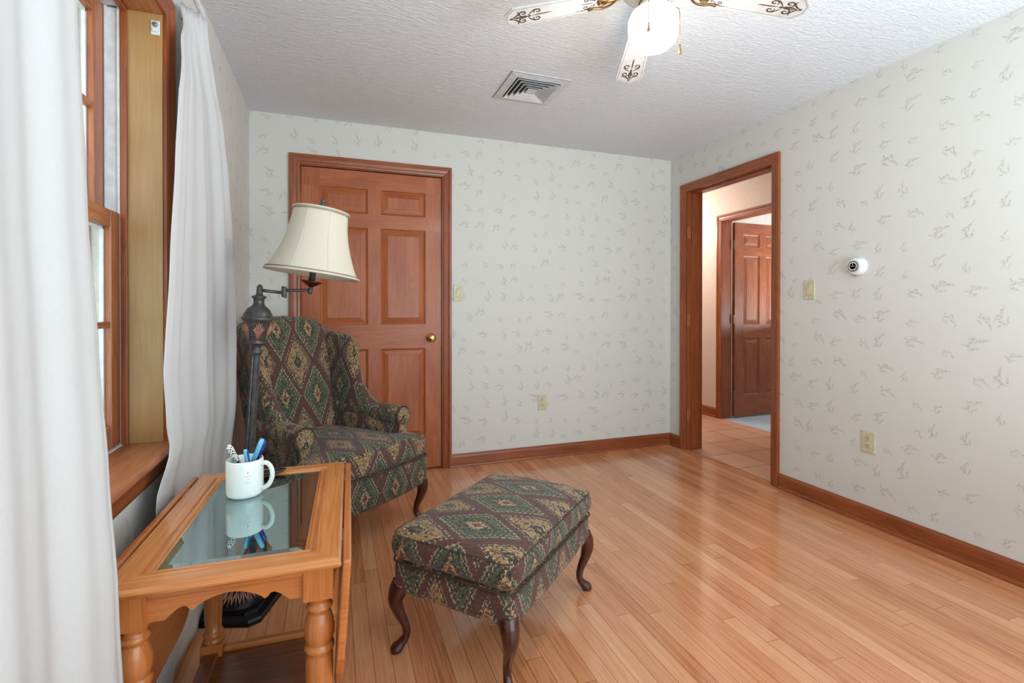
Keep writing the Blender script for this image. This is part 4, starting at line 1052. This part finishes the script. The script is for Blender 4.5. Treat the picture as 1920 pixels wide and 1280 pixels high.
for a, b in zip(rows, rows[1:]):
    for i in range(4): bm.faces.new((a[i], a[(i + 1) % 4], b[(i + 1) % 4], b[i]))
bm.faces.new(rows[0]); bm.faces.new(rows[-1])
finish('glass_panel', bm, M['smoked_glass'], tb)
# legs
LXo, LYo = TX - 0.045, TY - 0.052
def turned_leg(x, y):
    bm = bmesh.new(); s = 0.0285
    abox(bm, x - s, x + s, y - s, y + s, 0.530, TZ - 0.028)
    prof = [(0.0285, 0.530), (0.025, 0.526), (0.020, 0.520), (0.019, 0.514), (0.0245, 0.511), (0.0265, 0.506), (0.0245, 0.501), (0.021, 0.498), (0.0225, 0.493), (0.0275, 0.478), (0.0300, 0.462), (0.0295, 0.446), (0.0255, 0.434), (0.0235, 0.430), (0.0285, 0.427), (0.0300, 0.422), (0.0285, 0.417), (0.0245, 0.413), (0.0265, 0.405), (0.0275, 0.38), (0.0265, 0.32), (0.0245, 0.25), (0.0225, 0.20), (0.0215, 0.172), (0.0255, 0.168), (0.0285, 0.162), (0.0265, 0.156), (0.0235, 0.152), (0.0275, 0.146), (0.0285, 0.140)]
    lathe(bm, [(r, z) for r, z in prof], 28, (x, y))
    abox(bm, x - s, x + s, y - s, y + s, 0.060, 0.140)
    lathe(bm, [(0.0285, 0.060), (0.022, 0.054), (0.026, 0.045), (0.028, 0.034), (0.024, 0.012), (0.018, 0.0)], 24, (x, y))
    o = finish('leg', bm, M['oak'], tb, grain='z')
    for p in o.data.polygons: p.use_smooth = len(p.vertices) == 4 and abs(p.normal.z) < 0.999 and not any(abs(abs(o.data.vertices[v].co.x - x) - s) < 1e-6 and abs(abs(o.data.vertices[v].co.y - y) - s) < 1e-6 for v in p.vertices)
for sx in (-1, 1):
    for sy in (-1, 1): turned_leg(sx * LXo, sy * LYo)
# aprons with scalloped lower edge
def apron_pts(half, zt, zb):
    P = [(-half, zt)]
    n = 48
    for k in range(n + 1):
        u = -1 + 2 * k / n; au = abs(u)
        if au > 0.80: z = zb
        elif au > 0.55: z = zb + 0.022 * sin((0.80 - au) / 0.25 * pi / 2) ** 1.0
        elif au > 0.46: z = zb + 0.022 - 0.012 * sin((0.55 - au) / 0.09 * pi / 2)
        else: z = zb + 0.010 + 0.024 * cos(au / 0.46 * pi / 2) ** 0.7
        P.append((u * half, z))
    P.append((half, zt)); return P
for sy in (-1, 1):
    bm = bmesh.new(); y = sy * (LYo + 0.008); prism(bm, apron_pts(LXo - 0.028, TZ - 0.029, 0.536), 'y', y - 0.009, y + 0.009); finish('apron', bm, M['oak'], tb, grain='x')
    bm = bmesh.new(); abox(bm, -LXo + 0.028, LXo - 0.028, y + sy * 0.009, y + sy * 0.017, TZ - 0.040, TZ - 0.029); finish('cove_strip', bm, M['oak'], tb, grain='x', bevel=0.003)
for sx in (-1, 1):
    bm = bmesh.new(); x = sx * (LXo + 0.004); abox(bm, x - 0.009, x + 0.009, -LYo + 0.028, LYo - 0.028, 0.536, TZ - 0.029); finish('side_rail', bm, M['oak'], tb, grain='y', bevel=0.002)
# shelf
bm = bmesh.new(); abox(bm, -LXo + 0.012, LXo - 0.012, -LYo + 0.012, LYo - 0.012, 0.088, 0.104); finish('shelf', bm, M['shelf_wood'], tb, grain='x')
for sy in (-1, 1):
    bm = bmesh.new(); abox(bm, -LXo + 0.028, LXo - 0.028, sy * LYo - 0.011, sy * LYo + 0.011, 0.074, 0.118); finish('shelf_rail', bm, M['oak'], tb, grain='x', bevel=0.004)
for sx in (-1, 1):
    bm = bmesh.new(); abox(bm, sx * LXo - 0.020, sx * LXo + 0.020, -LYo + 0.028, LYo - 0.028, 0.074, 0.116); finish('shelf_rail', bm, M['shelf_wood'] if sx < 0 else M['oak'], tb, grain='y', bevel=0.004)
# drop leaves (hanging), with clipped lower corners
def leaf(sx, xt, xb):
    y0, y1, zt, zb = -TY + 0.002, TY - 0.002, TZ - 0.006, 0.262
    cor = [(0.0, 0.19), (0.004, 0.15), (0.03, 0.105), (0.09, 0.045), (0.15, 0.010), (0.20, 0.0)]
    outl = [(y0, zt), (y1, zt)] + [(y1 - a, zb + b) for a, b in cor] + [(y0 + a, zb + b) for a, b in reversed(cor)]
    bm = bmesh.new(); A = []; B = []
    for (y, z) in outl:
        f = (zt - z) / (zt - zb); x = xt + (xb - xt) * f
        A.append(bm.verts.new((x, y, z))); B.append(bm.verts.new((x + 0.017, y, z)))
    bm.faces.new(A); bm.faces.new(B)
    n_ = len(A)
    for i in range(n_): bm.faces.new((A[i], A[(i + 1) % n_], B[(i + 1) % n_], B[i]))
    o = finish('drop_leaf', bm, M['oak'], tb, grain='y', bevel=0.005, bseg=3)
    for yy in (-0.2, 0.2):
        bm = bmesh.new(); xx = xt if sx > 0 else xt + 0.017
        abox(bm, xx - 0.004, xx + 0.003, yy - 0.03, yy + 0.03, zt - 0.035, zt - 0.004); finish('hinge', bm, M['steel'], o)
leaf(1, TX + 0.002, TX - 0.020); leaf(-1, -TX - 0.021, -TX - 0.010)

# things on the table
tbm = Matrix.Translation(tb.location) @ Matrix.Rotation(TROT, 4, 'Z')
mx_, my_ = -0.230, 1.506; TT = TZ - 0.0025
mug = empty('mug', (mx_, my_, TT), radians(-22), 'plain white mug holding pens on the glass table top', 'mug')
bm = bmesh.new(); R0 = 0.0455; Hm = 0.098
lathe(bm, [(0, 0.004), (0.026, 0.004), (0.030, 0.0), (0.038, 0.0), (0.0435, 0.004), (R0, 0.012), (R0, Hm - 0.003), (R0 - 0.0015, Hm), (R0 - 0.0035, Hm - 0.002), (R0 - 0.0042, 0.016), (0.034, 0.009), (0, 0.008)], 56)
finish('body', bm, M['mug'], mug, smooth=True)
bm = bmesh.new(); sweep(bm, smooth_path([(R0 - 0.003, 0, 0.084), (R0 + 0.014, 0, 0.087), (R0 + 0.027, 0, 0.074), (R0 + 0.030, 0, 0.052), (R0 + 0.022, 0, 0.031), (R0 + 0.008, 0, 0.020), (R0 - 0.003, 0, 0.018)], 6), 0.0062, 14, 0.75, upv=(0, 1, 0))
finish('handle', bm, M['mug'], mug, smooth=True)
bm = bmesh.new()   # faded printed emblem on the glaze
def oncyl(a, z, e=0.0004): return ((R0 + e) * cos(a), (R0 + e) * sin(a), z)
for (a0, a1, z0_, z1_) in ((-1.05, -0.72, 0.060, 0.062), (-0.98, -0.80, 0.052, 0.0535), (-1.02, -0.76, 0.044, 0.0455), (-0.93, -0.85, 0.066, 0.074)):
    n = 8
    for k in range(n):
        b0, b1 = a0 + (a1 - a0) * k / n, a0 + (a1 - a0) * (k + 1) / n; bm.faces.new([bm.verts.new(oncyl(*p)) for p in ((b0, z0_), (b1, z0_), (b1, z1_), (b0, z1_))])
finish('faded_print', bm, M['mug_print'], mug)
def pen(name, bx, by, tx, ty, length, r, mat, label, cat='pen', clip=None, tipmat=None):
    """rests in the mug: foot at (bx,by) near the bottom, leaning to (tx,ty) at the rim height"""
    foot = Vector((mx_ + bx, my_ + by, TT + 0.011)); rim = Vector((mx_ + tx, my_ + ty, TT + Hm)); d = (rim - foot).normalized()
    root = bpy.data.objects.new(name, None); COL.objects.link(root); root.location = foot; root.empty_display_size = 0.02
    root.rotation_mode = 'QUATERNION'; root.rotation_quaternion = d.to_track_quat('Z', 'Y'); tag(root, label, cat, 'pens in the mug')
    bm = bmesh.new(); lathe(bm, [(0, 0.0), (0.0012, 0.001), (r * 0.8, 0.014), (r, 0.02), (r, length * 0.66)], 16); finish('barrel', bm, mat, root, smooth=True)
    bm = bmesh.new(); lathe(bm, [(r * 1.12, length * 0.60), (r * 1.15, length * 0.96), (r * 0.9, length), (0, length)], 16); finish('cap', bm, tipmat or mat, root, smooth=True)
    if clip:
        bm = bmesh.new(); abox(bm, r * 1.1, r * 1.1 + 0.003, -0.002, 0.002, length * 0.72, length * 0.98); finish('clip', bm, clip, root, bevel=0.0006)
pen('pen', -0.010, -0.020, 0.024, -0.010, 0.148, 0.0055, M['blue'], 'bright blue pen standing tallest in the mug', clip=M['light_blue'], tipmat=M['light_blue'])
pen('pen', -0.006, 0.016, 0.030, 0.014, 0.138, 0.0062, M['blue2'], 'dark blue pen with a thick cap leaning right in the mug', clip=M['blue'])
pen('pen', 0.020, -0.014, 0.010, -0.030, 0.122, 0.0045, M['light_blue'], 'pale clear blue pen barely above the mug rim', clip=M['blue'])
pen('pen', 0.016, 0.000, -0.022, -0.001, 0.134, 0.0072, M['netted'], 'black and white net-patterned pen leaning left in the mug')
pen('pen', -0.014, 0.010, -0.030, 0.002, 0.130, 0.0040, M['white_vinyl'], 'slim white pen at the left side of the mug')
# black glasses case behind the mug
gc = empty('glasses_case', (-0.185, 1.652, TZ), radians(12), 'small glossy black oval case lying behind the mug', 'glasses case')
bm = bmesh.new(); secs = []
for k in range(17):
    t = -1 + 2 * k / 16; r = sqrt(max(0.0, 1 - t * t)); x = t * 0.046
    secs.append([Vector((x, 0.019 * r * cos(a) + 1e-5 * cos(a), 0.008 + 0.008 * r * sin(a) + 0.003 * t * t + 1e-5 * sin(a))) for a in [2 * pi * q / 20 for q in range(20)]])
loft(bm, secs); finish('shell', bm, M['gloss_black'], gc, smooth=True)
bm = bmesh.new(); sweep(bm, [(0.0462 * cos(a), 0.0192 * sin(a), 0.0085 + 0.003 * cos(a) ** 2) for a in [2 * pi * q / 40 for q in range(41)]], 0.0007, 6); finish('seam', bm, M['slot'], gc)

# ------------------------------------------------------------------ floor lamp
lamp = empty('floor_lamp', (-0.338, 2.092, 0), 0, 'dark bronze swing-arm floor lamp with a cream bell shade, leaning over the wing chair', 'floor lamp')
lean = Vector((0.066, 0.008, 1.145)).normalized()
LM = lean.to_track_quat('Z', 'Y').to_matrix().to_4x4()
q_ = Vector((0, 0, 1)).rotation_difference(lean).to_matrix().to_4x4(); LM = q_
def LP(x, y, z): return LM @ Vector((x, y, z))
# base: chamfered square foot with dome
bm = bmesh.new(); br = radians(-18)
def sq(h_, z, ch=0.03):
    pts = [(h_, -h_ + ch), (h_, h_ - ch), (h_ - ch, h_), (-h_ + ch, h_), (-h_, h_ - ch), (-h_, -h_ + ch), (-h_ + ch, -h_), (h_ - ch, -h_)]
    return [Vector((x * cos(br) - y * sin(br), x * sin(br) + y * cos(br), z)) for x, y in pts]
loft(bm, [sq(0.122, 0.0), sq(0.122, 0.014), sq(0.118, 0.020), sq(0.098, 0.026), sq(0.096, 0.034)]); finish('base', bm, M['black_metal'], lamp)
bm = bmesh.new(); lathe(bm, [(0.094, 0.030), (0.092, 0.040), (0.082, 0.060), (0.058, 0.082), (0.044, 0.088), (0.046, 0.094), (0.050, 0.098), (0.044, 0.104), (0.024, 0.108), (0.018, 0.12)], 40, M4=None)
dome = finish('base_dome', bm, M['black_metal'], lamp, smooth=True)
bm = bmesh.new()
for k in range(20):
    a = 2 * pi * k / 20
    for s in (-0.12, 0, 0.12):
        P = [Vector((0.050 * cos(a + s * 0.3), 0.050 * sin(a + s * 0.3), 0.088)), Vector((0.070 * cos(a + s * 0.8), 0.070 * sin(a + s * 0.8), 0.076)), Vector((0.088 * cos(a + s * 1.3), 0.088 * sin(a + s * 1.3), 0.052 + abs(s) * 0.05))]
        sweep(bm, P, [0.0012, 0.0030, 0.0012], 6)
finish('copper_fronds', bm, M['copper'], dome, smooth=True)
# fluted pole
bm = bmesh.new(); secs = []
for z in [0.11 + (0.955 - 0.11) * k / 12 for k in range(13)]:
    r = 0.019 - 0.004 * (z / 0.95)
    secs.append([LP(r * (1 + (0.10 if q % 4 < 2 else -0.06)) * cos(2 * pi * q / 32), r * (1 + (0.10 if q % 4 < 2 else -0.06)) * sin(2 * pi * q / 32), z) for q in range(32)])
loft(bm, secs); finish('pole', bm, M['bronze'], lamp, grain='z')
bm = bmesh.new(); lathe(bm, [(0.016, 0.945), (0.022, 0.950), (0.024, 0.958), (0.020, 0.966), (0.017, 0.975), (0.021, 0.982), (0.030, 0.988), (0.033, 0.992), (0.028, 0.997), (0.030, 1.003), (0.040, 1.030), (0.048, 1.062), (0.050, 1.075), (0.056, 1.080), (0.056, 1.086), (0.051, 1.090), (0.049, 1.100), (0.040, 1.118), (0.022, 1.134), (0.019, 1.142), (0.019, 1.158), (0.026, 1.163), (0.026, 1.168), (0.014, 1.172), (0.011, 1.180), (0.0105, 1.205), (0.006, 1.212), (0, 1.214)], 36, M4=LM)
urn = finish('urn', bm, M['bronze'], lamp, smooth=True)
bm = bmesh.new()
for k in range(6):
    a = 2 * pi * k / 6 - 1.35
    for s in (-3, -2, -1, 0, 1, 2, 3):
        aa = a + s * 0.03; ab = a + s * 0.11; ac = a + s * 0.15
        zt = 1.074 - abs(s) * 0.010
        P = [LP(0.0335 * cos(aa), 0.0335 * sin(aa), 1.006), LP(0.0415 * cos((aa + ab) / 2), 0.0415 * sin((aa + ab) / 2), 1.030), LP(0.0478 * cos(ab), 0.0478 * sin(ab), 1.052 - abs(s) * 0.003), LP(0.0505 * cos(ac), 0.0505 * sin(ac), zt)]
        sweep(bm, P, [0.0010, 0.0022, 0.0024, 0.0008], 6)
finish('copper_fronds', bm, M['copper'], urn, smooth=True)
Lw = lamp.location
piv = LP(0, 0, 1.192)
J = Vector((-0.187, 2.13, 1.183)) - Lw; E = Vector((-0.093, 2.15, 1.192)) - Lw
bm = bmesh.new(); sweep(bm, [piv, J + Vector((0, 0, -0.002))], 0.0062, 12); finish('swing_arm', bm, M['bronze'], lamp, smooth=True)
bm = bmesh.new(); sweep(bm, [J + Vector((-0.001, 0, -0.020)), J + Vector((0, 0, -0.017)), J + Vector((0, 0, 0.020)), J + Vector((0.001, 0, 0.023))], [0.008, 0.0095, 0.0095, 0.008], 16); finish('elbow_joint', bm, M['bronze'], lamp, smooth=True)
bm = bmesh.new(); sweep(bm, [J + Vector((0, 0, 0.008)), E + Vector((0, 0, 0.002))], 0.0058, 12); finish('swing_arm', bm, M['bronze'], lamp, smooth=True)
# shade axis tilts
up = Vector((0.131, 0.0, 0.991)).normalized(); q2 = Vector((0, 0, 1)).rotation_difference(up).to_matrix().to_4x4()
SM = Matrix.Translation(E) @ q2
bm = bmesh.new(); lathe(bm, [(0, -0.016), (0.006, -0.014), (0.0085, -0.006), (0.0085, 0.012), (0.006, 0.016)], 20, M4=SM); finish('arm_end', bm, M['bronze'], lamp, smooth=True)
bm = bmesh.new(); lathe(bm, [(0.006, 0.014), (0.014, 0.018), (0.030, 0.028), (0.043, 0.036), (0.041, 0.038), (0.028, 0.032), (0.010, 0.026)], 32, M4=SM); finish('drip_cup', bm, M['cup_red'], lamp, smooth=True)
bm = bmesh.new(); lathe(bm, [(0.0125, 0.026), (0.0125, 0.125), (0.010, 0.13), (0, 0.13)], 24, M4=SM); finish('candle_sleeve', bm, M['bronze'], lamp, smooth=True)
bm = bmesh.new(); 
for s in (-1, 1): sweep(bm, [SM @ Vector(p) for p in ((s * 0.014, 0, 0.12), (s * 0.045, 0, 0.18), (s * 0.045, 0, 0.26), (s * 0.01, 0, 0.325), (0, 0, 0.327))], 0.0018, 6)
finish('harp', bm, M['bronze'], lamp, smooth=True)
bm = bmesh.new(); lathe(bm, [(0.004, 0.322), (0.009, 0.326), (0.009, 0.336), (0.006, 0.340), (0.012, 0.346), (0.013, 0.352), (0.007, 0.357), (0.006, 0.362), (0.0085, 0.367), (0.005, 0.374), (0, 0.376)], 20, M4=SM); finish('finial', bm, M['bronze'], lamp, smooth=True)
S0, S1 = 0.066, 0.324
def shade_r(t): return 0.106 + 0.068 * (1 - t) ** 1.9 + 0.004 * (1 - t)
bm = bmesh.new(); secs = []; secs_in = []
for k in range(21):
    t = k / 20; z = S0 + (S1 - S0) * t
    ring = []
    for q in range(72):
        a = 2 * pi * q / 72 + 0.35; sc2 = abs(((q % 9) / 9.0) - 0.5) * 2   # eight gored panels, seams proud
        r = shade_r(t) * (1 - 0.020 * (1 - sc2 ** 2)); ring.append(SM @ Vector((r * cos(a), r * sin(a), z)))
    secs.append(ring)
loft(bm, secs, cap=False); sh = finish('lamp_shade', bm, M['shade_cream'], lamp, smooth=True)
m_ = sh.modifiers.new('solid', 'SOLIDIFY'); m_.thickness = 0.0025; m_.offset = -1
for nm, z, rr in (('shade_trim', S0 + 0.001, 0), ('shade_trim', S1 - 0.001, 1)):
    for dz, mt, th in ((0.0, 'shade_cream', 0.0038), (0.0085 * (1 if rr == 0 else -1), 'shade_trim', 0.0017), (-0.0030 * (1 if rr == 0 else -1), 'shade_trim', 0.0012)):
        t = (z + dz - S0) / (S1 - S0); r = shade_r(max(0, min(1, t))) + 0.001
        bm = bmesh.new(); sweep(bm, [SM @ Vector((r * cos(2 * pi * q / 64), r * sin(2 * pi * q / 64), z + dz)) for q in range(65)], th, 8)
        finish('shade_trim' if mt == 'shade_trim' else 'shade_rim', bm, M[mt], sh, smooth=True)
bm = bmesh.new()
for k in range(8):
    a = 2 * pi * (k * 9) / 72 + 0.35
    sweep(bm, [SM @ Vector(((shade_r(t)) * cos(a), (shade_r(t)) * sin(a), S0 + (S1 - S0) * t)) for t in [i / 14 for i in range(15)]], 0.0011, 6)
finish('panel_seam', bm, M['shade_cream'], sh, smooth=True)
bm = bmesh.new()
for k in range(3):
    a = 2 * pi * k / 3; sweep(bm, [SM @ Vector((0.006 * cos(a), 0.006 * sin(a), 0.324)), SM @ Vector((0.104 * cos(a), 0.104 * sin(a), 0.322))], 0.0014, 6)
finish('spider', bm, M['old_brass'], sh)
bpy.context.view_layer.update()
